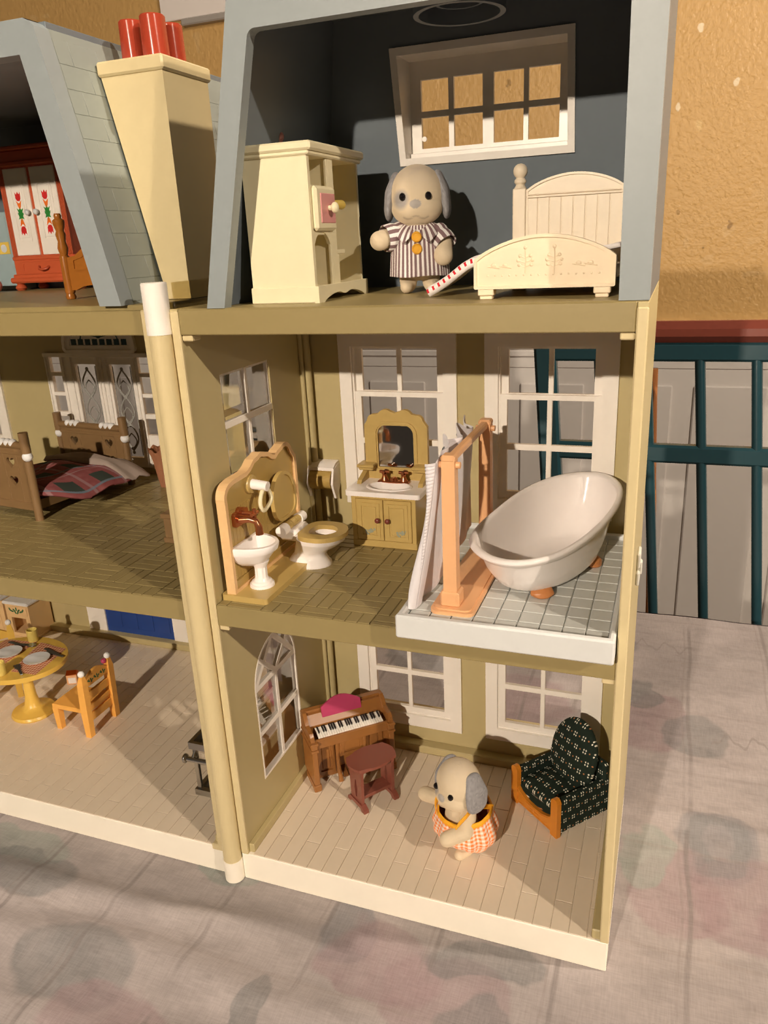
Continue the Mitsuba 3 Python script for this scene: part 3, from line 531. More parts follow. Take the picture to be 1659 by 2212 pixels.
P(t, 'cornice', [B(x0-.15, x1+.25, y0-.2, y1+.25, 67.6, 67.95, .1), B(x0-.25, x1+.5, y0-.35, y1+.4, 67.9, 68.55, .15)], 'm_wardrobe')
ap = sg.Polygon([(3.3, 58.25), (13.8, 58.25), (13.8, 57)]+[(12.9-.0, 57.0)]+[(12.7-8.2*q, 57.05+.62*math.sin(math.pi*q)**.6-.28*math.exp(-((q-.5)/.11)**2)) for q in np.linspace(.02, .98, 24)]+[(4.3, 57), (3.3, 57)])
P(t, 'plinth', [B(x0-.1, x1+.35, y0-.15, y0+.35, 57, 58.25, .08), X(ap.buffer(0), x1-.05, x1+.35, 'yz'), B(x0-.1, x0+.3, y0, y1, 57, 58.2, .05), B(x0, x1+.2, y1-.3, y1+.15, 57, 58.25, .05)], 'm_wardrobe')
P(t, 'drawer_front', [B(x1-.1, x1+.42, 3.85, 7.55, 62.3, 65.5, .22)], 'm_wardrobe')
dfk = P(t, 'drawer_panel', B(x1+.36, x1+.5, 4.55, 7.2, 62.85, 65.0, .05), 'm_rose'); P(t, 'knob', [C((x1+.45, 5.95, 63.95), (x1+.8, 5.95, 63.95), .2), ball(x1+1.0, 5.95, 63.95, .42, sx=.7)], 'm_wardrobe')
P(t, 'peg', C((x1-.55, 8.15, 64.35), (x1-.55, 9.0, 64.35), .32), 'm_rose', smooth=40); P(t, 'peg', m3.Manifold.batch_hull([ell(x1-.55, 9.1, 64.35, .3, .3, .3, 16), ell(x1-.55, 10.9, 64.35, .38, .4, .38, 16)]), 'm_yellow', smooth=40)
cr = so.unary_union([sg.Point(y, 68.7).buffer(r) for y, r in ((5.4, 1.25), (6.5, 1.6), (7.6, 1.9), (9.0, 2.0), (10.2, 1.75), (11.3, 1.4), (12.1, 1.0))]).intersection(sg.box(2, 68.5, 14, 72))
P(t, 'crest', X(cr, x0-.05, x0+.3, 'yz'), 'm_wardrobe'); P(t, 'rose', [ball(x0+.35, 9.3, 69.75, .72, sx=.55), ball(x0+.62, 9.3, 69.75, .36, sx=.8)], 'm_rose')
# cream bed with arched boards
t = thing('bed', 'cream toy bed with an arched footboard and a round-knobbed headboard post', 'bed')
fb = sg.Polygon([(23.9, 57.72), (33.68, 57.72), (33.68, 59.75)]+[(33.6-.2*0-9.62*q, 59.75+1.55*math.sin(math.pi*q)**.75) for q in np.linspace(0.01, .99, 40)]+[(23.9, 59.75)]).buffer(-.12).buffer(.12)
P(t, 'footboard', [X(fb, 3.25, 3.85), X(fb.difference(fb.buffer(-.22)), 3.1, 3.3)], 'm_bedcream')
rel = []
for cx, s in ((27.55, 1), (29.55, 1)):
    rel.append(tube([(cx, 3.24, 58.75), (cx+.03, 3.23, 59.5), (cx, 3.24, 60.3)], .05, 6))
    for dz, dxs in ((.55, .42), (.85, .5), (1.15, .36)):
        for q in (-1, 1): rel += [ball(cx+q*dxs, 3.25, 58.75+dz, .13, sy=.5, sub=1), tube([(cx, 3.24, 58.6+dz), (cx+q*dxs, 3.24, 58.75+dz)], .035, 5)]
    rel.append(ball(cx, 3.25, 60.45, .14, sy=.5, sub=1))
for cx in (25.3, 26.15, 31.2, 32.0): rel += [ball(cx, 3.25, 59.3, .2, sy=.4, sz=.8, sub=1), tube([(cx-.4, 3.24, 59.25), (cx, 3.23, 59.2), (cx+.45, 3.24, 59.1)], .05, 6)]
for cx in np.linspace(24.9, 32.6, 16): rel.append(ball(cx, 3.25, 58.62, .075, sy=.6, sub=1))
P(t, 'relief', rel, 'm_bedcream')
for cx in (24.75, 32.83): P(t, 'leg', [B(cx-.57, cx+.57, 3.1, 4.1, 57.28, 57.75, .06), B(cx-.45, cx+.45, 3.2, 4.0, 57, 57.3, .06)], 'm_bedcream')
yh = 13.0
hb = sg.Polygon([(25.8, 57.8), (33.3, 57.8), (33.3, 64.6)]+[(33.25-7.4*q, 64.55+1.15*math.sin(math.pi*q)**.7) for q in np.linspace(.02, .98, 36)]+[(25.8, 64.6)])
P(t, 'headboard', [X(hb, yh, yh+.4), X(hb.difference(hb.buffer(-.18)), yh-.14, yh+.02), B(25.85, 33.25, yh-.2, yh+.02, 64.0, 64.15, .03), B(25.85, 33.25, yh-.14, yh+.02, 64.2, 64.3, .03)], 'm_bedback')
for k in range(8): P(t, 'board', B(25.85+k*.925, 25.85+(k+1)*.925-.06, yh-.09, yh+.05, 58.2, 64.0, .03), 'm_bedback', smooth=False)
for cx in (25.3, 33.9): P(t, 'post', [B(cx-.52, cx+.52, yh-.35, yh+.65, 57, 64.75, .07), L([(0, 0), (.5, 0), (.36, .22), (.34, .3), (.47, .45), (.47, .62), (.33, .78), (.34, .85)]+[(.57*math.cos(a), 1.28+.57*math.sin(a)) for a in np.linspace(-.9, 1.57, 10)], cx, yh+.15, 64.75, 24)], 'm_bedback')
P(t, 'side_rail', [B(24.3, 24.7, 3.8, yh, 58.0, 59.0, .05), B(33.0, 33.4, 3.8, yh, 58.0, 59.0, .05), B(24.5, 33.2, 3.8, yh, 58.4, 58.7, .05)], 'm_bedcream')
P(t, 'mattress', B(24.6, 33.1, 4.0, 12.9, 58.7, 59.5, .25), 'm_quilt')
prof = [(33.6, 60.15), (32.5, 59.95), (30, 59.85), (27, 59.85), (25, 59.9), (24.0, 59.75), (22.9, 59.55), (21.6, 58.75), (20.4, 57.95), (19.45, 57.45)]
prof = spline([(a, 0, b) for a, b in prof], 40, False); G = [[(p[0]+.10*math.sin(y*1.3), y, p[2]+.05*math.sin(y*2+p[0])) for p in prof] for y in np.linspace(6.6, 11.8, 18)]
m, uv = sheet(G, (8, 4), thick=.3)
t = thing('quilt', 'white quilt with red and white candy-striped piping sliding off the cream bed', 'quilt'); P(t, 'cover', m, 'm_quilt', smooth=True)
pp = np.array([(p[0], 6.5, p[2]-.1) for p in prof if p[0] < 26.5]); G = []
for i, p in enumerate(pp):
    ww = np.linspace(0, 2*np.pi, 13); tt = np.gradient(pp, axis=0)[i]; tt /= np.linalg.norm(tt); nn = np.array([-tt[2], 0, tt[0]]); G.append(p+.33*np.cos(ww)[:, None]*nn+.26*np.sin(ww)[:, None]*np.array([0, 1, 0]))
G = np.array(G).transpose(1, 0, 2); m, uv = sheet(G, (15, 2)); P(t, 'piping', m, 'm_candy', uv=uv)
# ---------------------------------------------------------------- bathroom: wall unit with basin and toilet
F = ZM1
t = thing('washroom_unit', 'mustard toy bathroom panel with white basin, copper tap, towel ring and toilet', 'toilet')
P(t, 'base', X(rrect(.85, 5.45, .95, 15.2, .3), F, F+.55, 'xy'), 'm_mustardl')
ol = [(1.25, F+.5), (1.2, 40.4)]+arc(2.5, 40.7, 1.35, 175, 105, 6)+[(3.0, 42.15), (5.2, 42.2), (5.9, 42.45), (6.7, 42.95)]+arc(8.1, 42.1, 1.15, 120, 60, 6)+[(9.6, 42.9), (10.3, 42.45), (10.8, 42.3), (11.4, 42.6)]+arc(12.9, 41.5, 1.5, 120, 20, 8)+[(15.0, 41.2), (15.05, 40.6), (15.05, F+.5)]
pol = sg.Polygon(ol).buffer(.05)
P(t, 'back_panel', X(pol.buffer(-.35), 1.45, 1.95, 'yz'), 'm_mustard'); P(t, 'panel_rim', X(pol.difference(pol.buffer(-.42)), 1.35, 2.25, 'yz'), 'm_tan')
P(t, 'board_strip', [B(1.9, 1.98, yy, yy+.52, F+1.6, 39.5, .02) for yy in np.arange(1.8, 14.6, .56)], 'm_mustard'); P(t, 'skirting', B(1.9, 2.12, 1.3, 15, F+.5, F+1.6, .05), 'm_mustard')
# basin: D-shaped bowl on a fluted pedestal
def dshape(yc, hw, dep, x0, n=48, pw=.55):
    w_ = np.linspace(-1, 1, n//2); o = [(x0+dep*(max(0, 1-abs(a)**2.4))**pw, yc+hw*a) for a in w_]
    return np.array(o+[(x0, yc+hw*a) for a in np.linspace(1, -1, n//2)[1:-1]])
def stack(levels): return [np.c_[q, np.full(len(q), z)] for q, z in levels]
yc = 3.75; zr_ = 36.15
lv = [(dshape(yc, .9, 1.5, 2.15), 34.0), (dshape(yc, 1.6, 2.3, 2.1), 34.5), (dshape(yc, 2.05, 2.85, 2.0), 35.1), (dshape(yc, 2.1, 2.95, 2.0), 35.25), (dshape(yc, 2.28, 3.3, 2.0), 35.5), (dshape(yc, 2.32, 3.45, 2.0), 36.0), (dshape(yc, 2.25, 3.38, 2.0), zr_),
      (dshape(yc, 1.85, 2.75, 2.35), zr_), (dshape(yc, 1.7, 2.5, 2.45), 35.9), (dshape(yc, 1.3, 1.9, 2.7), 35.2), (dshape(yc, .7, 1.0, 3.1), 34.95)]
P(t, 'wash_basin', rings(stack(lv)), 'm_porc', smooth=40)
R = []
for z, r, fl in ((F+.55, 1.15, 0), (F+.8, 1.12, 0), (F+.85, .95, 0), (F+1.05, .92, 0), (F+1.1, .75, 0), (F+1.35, .62, 0), (F+1.5, .6, .05), (F+2.4, .58, .05), (F+2.5, .62, 0), (34.3, .85, 0)):
    ww = np.arange(48)*2*np.pi/48; rr = r*(1-fl*(1+np.cos(ww*10))); R.append(np.c_[3.55+rr*np.cos(ww), yc+rr*np.sin(ww), np.full(48, z)])
P(t, 'pedestal', rings(R), 'm_porc', smooth=30)
P(t, 'tap', [X(so.unary_union([sg.box(2.6, 38.1, 4.4, 38.9).buffer(.25), sg.Point(3.5, 38.9).buffer(.55)]), 1.95, 2.35, 'yz'), tube([(2.2, 3.1, 38.35), (3.2, 3.3, 38.45), (3.75, 3.45, 38.25), (3.95, 3.5, 37.7), (3.98, 3.5, 37.0)], [.34, .3, .3, .32, .36], 14), C((2.3, 3.7, 38.85), (3.5, 3.75, 38.85), .22), C((3.5, 3.75, 38.4), (3.5, 3.75, 39.3), .17), C((3.5, 3.2, 38.85), (3.5, 4.3, 38.85), .17)], 'm_copper', smooth=45)
P(t, 'towel_ring', [C((1.95, 5.9, 40.9), (2.35, 5.9, 40.9), .95, .85, 28)], 'm_mustardl'); P(t, 'towel_ring', C((2.3, 5.9, 40.9), (3.9, 5.9, 40.75), .48, .46, 24), 'm_porc', smooth=40)
P(t, 'towel_ring', tube(spline([(3.55, 5.5, 40.5), (3.6, 4.8, 39.3), (3.65, 5.0, 38.75), (3.65, 6.0, 38.8), (3.65, 6.75, 39.3), (3.55, 6.6, 40.2)], 30, False), .2, 10), 'm_wardrobe', smooth=True)
# toilet
yt = 10.85
def lidshape(x0, x1, y0, y1, n=60):
    ww = np.arange(n)*2*np.pi/n; c, s = np.cos(ww), np.sin(ww); e = np.where(c < 0, 3.2, 2.0)
    return np.c_[(x0+x1)/2+(x1-x0)/2*np.sign(c)*np.abs(c)**(2/e), (y0+y1)/2+(y1-y0)/2*np.sign(s)*np.abs(s)**(2/e)]
q = lidshape(36.0, 40.7, 8.3, 12.95); lidp = sg.Polygon([(b, a) for a, b in q])
lm = [X(lidp, 0, .25, 'yz'), X(lidp.difference(lidp.buffer(-.32)), .2, .42, 'yz')]; lm = [sx(m_, -.05, 36, 0) for m_ in lm]
P(t, 'lid', lm, 'm_mustardl', place(2.75, 0, 0)); P(t, 'hinge', [C((3.55, y_, 35.55), (3.55, y_+.85, 35.55), .42, n=20) for y_ in (9.2, 10.1, 11.0)], 'm_mustardl', smooth=40)
P(t, 'hinge', [C((3.55, 8.1, 35.45), (3.55, 9.15, 35.5), .55, n=24), C((3.55, 11.9, 35.5), (3.55, 12.9, 35.5), .55, n=24)], 'm_porc', smooth=40)
P(t, 'seat', [X(sg.Polygon(lidshape(4.55, 9.2, 8.35, 13.3)).difference(sg.Polygon(lidshape(5.45, 8.2, 9.5, 12.2))), 34.5, 34.95, 'xy')], 'm_mustardl', smooth=30)
lv = []
for z, a, b, hw in ((F, 2.9, 7.35, 1.75), (F+.25, 2.9, 7.3, 1.75), (F+.7, 3.2, 6.95, 1.4), (F+1.2, 3.6, 6.8, 1.2), (F+1.6, 3.8, 7.2, 1.45), (33.5, 4.0, 8.2, 1.9), (33.95, 4.2, 8.75, 2.2), (34.0, 4.2, 8.85, 2.28), (34.45, 4.3, 9.1, 2.42), (34.52, 4.4, 9.05, 2.38), (34.52, 5.3, 8.4, 1.5), (34.2, 5.5, 8.2, 1.35), (33.2, 6.0, 7.6, .8)):
    lv.append((lidshape(a, b, yt-hw, yt+hw), z))
P(t, 'toilet_bowl', [rings(stack(lv)), B(2.6, 4.6, 9.4, 12.3, 34.0, 35.2, .25)], 'm_porc', smooth=40)
# toilet-roll holder on the back wall
t = thing('toilet_roll_holder', 'white bracket with brownish toilet roll on the wall behind the toy toilet', 'toilet roll holder')
arm = sg.Polygon([(20.3, 38.2), (21.95, 38.6), (21.95, 36.3), (20.9, 34.75), (20.5, 34.85), (19.8, 36.6)]).buffer(-.1).buffer(.1)
P(t, 'bracket', [X(arm, .85, 1.1, 'yz'), X(arm, 3.75, 4.0, 'yz'), X([(21.95, 38.35), (20.3, 38.0), (20.3, 38.35), (21.0, 38.75), (21.95, 38.85)], .9, 3.95, 'yz')], 'm_porc')
P(t, 'roll', C((1.15, 20.75, 36.9), (3.7, 20.75, 36.9), 1.1, n=36), 'm_mustard', smooth=40)
# vanity with mirror
t = thing('vanity', 'toy washstand with a white top, scalloped mirror frame and two doors', 'washstand')
P(t, 'cabinet', [B(7.65, 14.5, 16.35, 21.3, F, 36.9, .05), B(7.55, 14.6, 16.2, 21.35, F, F+.75, .08), B(7.6, 8.1, 16.2, 16.4, F+.7, 36.9), B(14.1, 14.55, 16.2, 16.4, F+.7, 36.9), B(7.6, 14.55, 16.2, 16.4, 36.6, 36.95)], 'm_mustardl')
for k, (a, b) in enumerate(((8.13, 11.05), (11.13, 14.08))):
    d = P(t, 'door', [B(a, b, 16.12, 16.36, F+.82, 36.55, .05), X(sg.box(a+.35, F+1.15, b-.35, 36.2).difference(sg.box(a+.6, F+1.4, b-.6, 35.95)), 16.03, 16.15), B(a+.75, b-.75, 16.07, 16.16, F+1.55, 35.8, .03)], 'm_mustardl')
    kx_ = b-.5 if k == 0 else a+.5; P(d, 'knob', [C((kx_, 16.15, 34.45), (kx_, 15.8, 34.45), .16), ball(kx_, 15.7, 34.45, .28, sy=.7)], 'm_crest')
    fx = (a+b)/2+(.05 if k == 0 else .45); fl = so.unary_union([sg.Point(fx+dx, 33.05+dz).buffer(.13) for dx, dz in ((0, 0), (.2, .1), (-.2, .12), (.05, .25), (-.45, -.1), (-.5, .12), (-.3, -.25), (.42, .3))])
    P(d, 'flower_print', X(fl, 16.055, 16.075), 'm_flowerblue')
P(t, 'top', [X(rrect(7.1, 15.15, 15.75, 21.4, .35).difference(sg.Polygon([(11.2+2.15*math.cos(a), 17.9+1.25*math.sin(a)) for a in np.linspace(0, 6.283, 40)])), 36.95, 37.45, 'xy')], 'm_porc')
bw = [np.c_[11.2+a*np.cos(np.arange(40)*np.pi/20), 17.9+b*np.sin(np.arange(40)*np.pi/20), np.full(40, z)] for a, b, z in ((2.45, 1.5, 37.44), (2.45, 1.5, 37.54), (2.25, 1.33, 37.58), (2.1, 1.22, 37.45), (1.8, 1.0, 37.0), (1.0, .5, 36.75))]
P(t, 'basin', rings(bw, False, True), 'm_porc', smooth=40)
mo = [(7.75, 37.4), (7.75, 43.2), (8.1, 43.75)]+arc(8.75, 43.75, .62, 170, 80, 6)+arc(10.1, 44.05, .85, 150, 55, 8)+[(11.15, 44.55)]+arc(12.2, 44.05, .85, 125, 30, 8)+arc(13.55, 43.75, .62, 100, 10, 6)+[(14.2, 43.75), (14.6, 43.2), (14.6, 37.4)]
mh = sg.Polygon([(9.2, 38.75), (9.2, 42.3)]+arc(10.2, 42.3, 1.0, 175, 110, 6)+arc(12.1, 42.3, 1.0, 70, 5, 6)+[(13.1, 42.3), (13.1, 38.75)])
mp = sg.Polygon(mo).buffer(.02)
P(t, 'mirror_frame', [X(mp.difference(mh), 20.55, 21.1), X(mh.buffer(.42).difference(mh.buffer(.16)), 20.42, 20.6)], 'm_mustardl'); P(t, 'mirror', X(mh.buffer(.05), 20.7, 20.8), 'm_mirror')
for xa in (7.15, 13.2): P(t, 'shelf', [B(xa, xa+1.9, 19.2, 21.1, 38.9, 39.25, .1), B(xa+.15, xa+1.75, 19.4, 21.0, 38.6, 38.95, .1)], 'm_mustardl')
for xa in (7.5, 14.2): P(t, 'bracket', X([(18.2, 37.4), (21, 37.4), (21, 38.7), (20.2, 38.4), (18.5, 37.8)], xa, xa+.5, 'yz'), 'm_mustardl')
P(t, 'tap', [B(9.5, 12.9, 19.0, 19.8, 37.45, 37.7, .1)]+[L([(0, 0), (.42, 0), (.22, .5), (.28, .7), (0, .75)], xa, 19.4, 37.7, 16) for xa in (10.2, 12.3)]+[C((xa-.5, 19.4, 38.6), (xa+.5, 19.4, 38.6), .16) for xa in (10.2, 12.3)]+[C((xa, 18.95, 38.6), (xa, 19.85, 38.6), .16) for xa in (10.2, 12.3)]+[L([(0, 0), (.4, 0), (.3, .3), (0, .35)], 11.25, 19.4, 37.7, 16), C((11.25, 19.4, 37.95), (11.25, 18.6, 38.0), .18)], 'm_copper', smooth=40)
# shower tray with tiles
t = thing('shower_tray', 'pale grey tiled toy tray jutting over the floor edge under the bathtub', 'tray')
P(t, 'rim', [B(18.45, 35.25, -1.7, -1.05, F+.02, 33.35, .14), B(18.45, 19.0, -1.7, 20.6, F+.02, 33.3, .14), B(34.75, 35.25, -1.7, 20.6, F+.02, 33.3, .14), B(18.45, 35.25, 20.1, 20.6, F+.02, 33.3, .14), B(18.6, 35.1, -1.5, 20.4, F+.02, 32.6, .05)], 'm_greywhite')
for i in range(9):
    for j in range(12):
        a, b, c, d = 19.05+i*1.745, 19.05+(i+1)*1.745, -1.0+j*1.78, -1.0+(j+1)*1.78; b, d = min(b, 34.72), min(d, 20.05)
        if b-a > .3 and d-c > .3: P(t, 'tile', B(a+.045, b-.045, c+.045, d-.045, 32.55, 32.8, .06), 'm_tile', smooth=False)
# shower rail stand
Z0 = 32.8
t = thing('curtain_stand', 'peach two-post toy rail that carries the white shower curtain', 'curtain stand')
P(t, 'foot', [X(rrect(20.65, 24.3, .35, 16.4, .7), Z0, Z0+.3, 'xy'), X(rrect(20.95, 24.0, .65, 16.1, .6), Z0+.25, Z0+.42, 'xy')], 'm_orange_tan')
for y_ in (1.9, 14.2): P(t, 'post', [hullpts([(x_, y2, z_) for z_, h in ((Z0+.4, .56), (45.5, .52)) for x_ in (22.18-h, 22.18+h) for y2 in (y_-h, y_+h)]), B(21.4, 22.98, y_-.8, y_+.8, Z0+.35, Z0+1.65, .14), B(21.6, 22.76, y_-.58, y_+.58, 45.2, 45.75, .15), C((21.3, y_, 44.9), (23.05, y_, 44.9), .26)], 'm_orange_tan')
P(t, 'rail', B(21.85, 22.5, 1.9, 14.2, 44.95, 45.6, .12), 'm_orange_tan')
# curtain: gathered on the rail, near edge folded outwards, hem resting on the tray
def cpt(f, g):                                        # f down 0..1, g from the near edge back
    z = 45.2-f*(12.3-3.6*max(0, g-.25)*f); y = 1.2+12.4*g-.5*f*(1-g)
    fold = (.45*math.sin(g*24+.4)*(1-.5*f)+.25*math.sin(g*11+f*2))*min(1, g*6+.15)
    x = 21.25-(1.55*f**1.2)*math.exp(-(g/.5)**2)-.35*f+fold*.75-.5*math.exp(-(f/.12)**2)*(.5+.5*math.sin(g*19+1))*min(1, g*5)
    if f < .12: z += (.35+.75*max(0, math.sin(g*19+.8)))*(1-f/.12)*min(1, g*5)
    return (min(x, 21.6), y, z)
t = thing('shower_curtain', 'white cloth shower curtain hanging from the peach rail, hem trailing on the tray', 'curtain')
G = [[cpt(i/30, j/55) for j in range(56)] for i in range(31)]
m, uv = sheet(G, thick=.09); P(t, 'cloth', m, 'm_curtain', smooth=True)
Lf = spline([(20.55, 1.05, 45.1), (20.62, 1.0, 43.6), (20.5, .95, 41.0), (19.95, .85, 38.5), (19.2, .7, 35.6), (18.95, .45, 34.0), (18.95, .15, 33.1)], 120, False)
Rt = np.array([cpt(i/119, 0) for i in range(120)])
fl = np.array([[Lf[i]*(1-u)+Rt[i]*u+np.array([0, -.16*math.sin(math.pi*u), 0]) for u in np.linspace(0, 1, 12)] for i in range(120)]); m, uv = sheet(fl, thick=.08); P(t, 'flap', m, 'm_curtain', smooth=True)
hb_ = []
for i in range(170):
    q = i/169*.72; k_ = q*119; i0 = int(k_); fr0 = k_-i0; a_ = Lf[i0]*(1-fr0)+Lf[i0+1]*fr0; b_ = Rt[i0]*(1-fr0)+Rt[i0+1]*fr0
    u0 = max(0, (q-.12)/.60)**1.1; hb_.append([a_*(1-u)+b_*u+np.array([0, -.16*math.sin(math.pi*u)-.13-.06*math.sin(i*1.15), 0]) for u in np.linspace(min(u0, .97), 1.04, 8)])
m, uv = sheet(hb_, thick=.07); P(t, 'ribbed_hem', m, 'm_curtain', smooth=True)
for y_, z_ in ((1.2, 44.75), (6.0, 45.0), (10.5, 45.2)): P(t, 'eyelet', [xf(trimesh.creation.torus(.22, .07, major_sections=18, minor_sections=8), place(20.75, y_-.2, z_, 35, rx=90))], 'm_steel', smooth=True)
# bathtub
rimp = spline([(22.5, 6.6, 37.05), (23.6, 4.0, 37.0), (25.0, 2.6, 37.0), (27.0, 2.0, 37.05), (29.2, 3.0, 37.15), (31.7, 6.0, 37.6), (33.5, 10.0, 38.35), (34.35, 14.6, 38.95), (33.8, 18.2, 39.25), (32.1, 20.2, 39.35), (30.0, 20.2, 39.3), (27.3, 18.3, 39.1), (25.2, 15.0, 38.7), (23.6, 11.0, 38.0)], 96)
ctr = np.array([28.55, 10.9, 0])
def lvl(s, zf, zo, e=0.0): q = rimp.copy(); q[:, :2] = ctr[:2]+(q[:, :2]-ctr[:2])*s; q[:, 2] = 33.1*(1-zf)+q[:, 2]*zf+zo; return q
Rr = [lvl(.50, 0, .02), lvl(.60, 0, .12), lvl(.705, .12, .1), lvl(.80, .42, 0), lvl(.86, .7, 0), lvl(.905, .86, -.05), lvl(.915, .88, -.1), lvl(.955, .90, -.1), lvl(.995, .95, 0), lvl(1.005, .98, .05), lvl(.99, 1, .18), lvl(.955, 1, .22), lvl(.92, 1, .12), lvl(.90, .97, 0), lvl(.855, .72, 0), lvl(.79, .45, 0), lvl(.69, .2, .1), lvl(.58, .1, .1), lvl(.3, .08, .1)]
t = thing('bathtub', 'big glossy white toy slipper bathtub with copper feet on the tiled tray', 'bathtub'); P(t, 'tub', rings(Rr), 'm_tub', smooth=True)
for fx, fy, a in ((28.9, 5.6, 20), (32.4, 13.2, 70), (24.9, 9.2, -60), (28.3, 16.9, 150)): P(t, 'foot', m3.Manifold.batch_hull([ell(0, 0, .35, 1.0, .5, .4, 20), ell(0, .5, .8, .8, .5, .4, 20), ell(0, -.25, .15, .6, .3, .15, 20)]), 'm_pole', place(fx, fy, 32.78, a), smooth=40)
# ---------------------------------------------------------------- ground floor, right wing
G0 = ZB
MO = place(3.58, 10.4, G0, 42)
t = thing('organ', 'brown toy organ with piano keys and a pink music rest in the corner', 'organ')
Lg, Dp = 9.75, 4.1
def chk(x0, x1, y0, y1): return [B(x0, x1, y0, y1, 0, .75, .1), B(x0+.1, x1-.1, y0+.1, y1, .7, .95, .05)]
sidep = [(.25, 0), (Dp, 0), (Dp, 8.3), (3.2, 8.35), (2.7, 8.0), (2.2, 7.35), (1.3, 7.15), (.75, 7.2), (.5, 6.9), (.3, 6.5)]
P(t, 'case', [X(sidep, 0, .45, 'yz'), X(sidep, Lg-.45, Lg, 'yz'), B(.3, Lg-.3, 1.9, Dp, .2, 5.6, .03), B(.3, Lg-.3, .5, Dp-.2, 5.3, 6.0, .05), B(.1, Lg-.1, 3.85, Dp+.02, 0, 8.1, .05), X([(2.35, 6.0), (Dp, 6.0), (Dp, 8.15), (3.1, 8.0), (2.35, 7.0)], .4, Lg-.4, 'yz'), B(.3, Lg-.3, .42, .75, 5.2, 6.35, .06), B(.2, Lg-.2, 3.4, Dp+.1, 8.0, 8.35, .08)], 'm_organ')
for xa in (-.12, Lg-.75): P(t, 'pilaster', [B(xa, xa+.87, -.08, .55, 0, .85, .1), B(xa+.12, xa+.75, .02, .5, .8, 5.2, .1), B(xa, xa+.87, -.1, .5, 5.1, 5.4, .06), B(xa+.05, xa+.82, -.02, .5, 5.4, 6.0, .1), B(xa-.05, xa+.9, -.14, .5, 6.0, 6.3, .07)], 'm_organ')
for s, xa in ((1, -.06), (-1, Lg)): [P(t, 'side_moulding', B(xa-e, xa+.06+e, .1, Dp, za, zb_, .02), 'm_organ') for e, za, zb_ in ((0, 0, .8), (.03, 5.1, 5.35), (.03, 6.0, 6.2))]
for a, b in ((.9, 3.0), (6.7, 8.9)): P(t, 'front_panel', [X(sg.box(a, .6, b, 5.1).difference(sg.box(a+.35, 1.1, b-.35, 4.7)), 1.72, 1.95), B(a+.6, b-.6, 1.78, 1.95, 1.35, 4.45, .05)], 'm_organ')
P(t, 'centre_panel', [B(3.4, 6.35, 1.0, 1.9, 3.0, 5.3, .08), X(sg.box(3.7, 3.25, 6.05, 5.0).difference(sg.box(3.95, 3.5, 5.8, 4.75)), .9, 1.05)], 'm_organ')
for xa in (3.05, 6.3): P(t, 'bracket_post', tube([(xa+.15, .95, 5.2), (xa+.15, 1.2, 4.2), (xa+.15, 1.15, 2.4), (xa+.15, .75, .9), (xa+.15, .5, .15)], [.2, .24, .2, .24, .3], 8), 'm_organ')
P(t, 'pedal', [xf(B(3.6+k*.72, 4.2+k*.72, 0, 1.7, 0, .2, .05), place(0, .7, .35, rx=28)) for k in range(4)], 'm_organd'); P(t, 'key_well', B(.45, Lg-.45, .7, 2.4, 5.9, 6.05, 0), 'm_organd')
kb = place(1.0, .72, 6.28, rx=15); nw, kw = 28, 7.75/28
for k in range(nw): P(t, 'white_key', B(k*kw+.012, (k+1)*kw-.012, 0, 1.55, 0, .2, .03), 'm_keyw', MO@kb, smooth=False)
bk = [k for k in range(nw-1) if (k+5) % 7 in (0, 1, 3, 4, 5)]
for k in bk: P(t, 'black_key', B((k+1)*kw-.075, (k+1)*kw+.075, .62, 1.55, .15, .36, .03), 'm_black', MO@kb, smooth=False)
mr = sg.Polygon([(2.2, 0), (6.9, 0), (6.9, 1.5)]+[(6.9-4.7*q, 1.5+.95*math.sin(math.pi*q)) for q in np.linspace(.02, .98, 20)]+[(2.2, 1.5)]).buffer(-.12).buffer(.12)
P(t, 'music_rest', xf(X(mr, 0, .25), place(0, 2.65, 7.2, rx=-16)), 'm_pink', MO)
for k in [q for q in scene if q.startswith(t+'__') and not any(w_ in q for w_ in ('white_key', 'black_key', 'music_rest'))]:
    v, f, n, uv, c = meshkit.WRITTEN[scene[k]['filename']]; Mt = MO.copy(); Mt[:3, 3] *= S; scene[k]["to_world"] = T(Mt)
# stool
MS = place(10.05, 11.5, G0, 53)
t = thing('stool', 'reddish brown toy stool with a shaped top and lower shelf in front of the organ', 'stool')
a_, b_ = 2.75, 1.72; pts = []
for sx_, sy_ in ((1, -1), (1, 1), (-1, 1), (-1, -1)):
    pass
tp = sg.Polygon([(-2.3, -1.35), (-1.6, -1.5), (-.9, -1.75), (0, -1.85), (.9, -1.75), (1.6, -1.5), (2.3, -1.35), (2.6, -.75), (2.75, 0), (2.6, .75), (2.3, 1.35), (1.6, 1.5), (.9, 1.75), (0, 1.85), (-.9, 1.75), (-1.6, 1.5), (-2.3, 1.35), (-2.6, .75), (-2.75, 0), (-2.6, -.75)]).buffer(.1).buffer(-.05)
P(t, 'seat', [X(tp, 5.15, 5.45, 'xy'), X(tp.buffer(-.12), 5.0, 5.2, 'xy')], 'm_stool', MS)
for s in (-1, 1):
    P(t, 'end_board', [X(sg.Polygon([(-1.1, .5), (1.1, .5), (1.25, 5.05), (-1.25, 5.05)]).difference(sg.Polygon([(-.12, 1.2), (.12, 1.2), (.3, 2.3), (.1, 3.4), (-.1, 3.4), (-.3, 2.3)])), s*1.95-.17, s*1.95+.17, 'yz'), X([(-1.75, 0), (-1.2, 0), (-.9, .3), (.9, .3), (1.2, 0), (1.75, 0), (1.7, .35), (1.15, .75), (-1.15, .75), (-1.7, .35)], s*1.95-.3, s*1.95+.3, 'yz')], 'm_stool', MS)
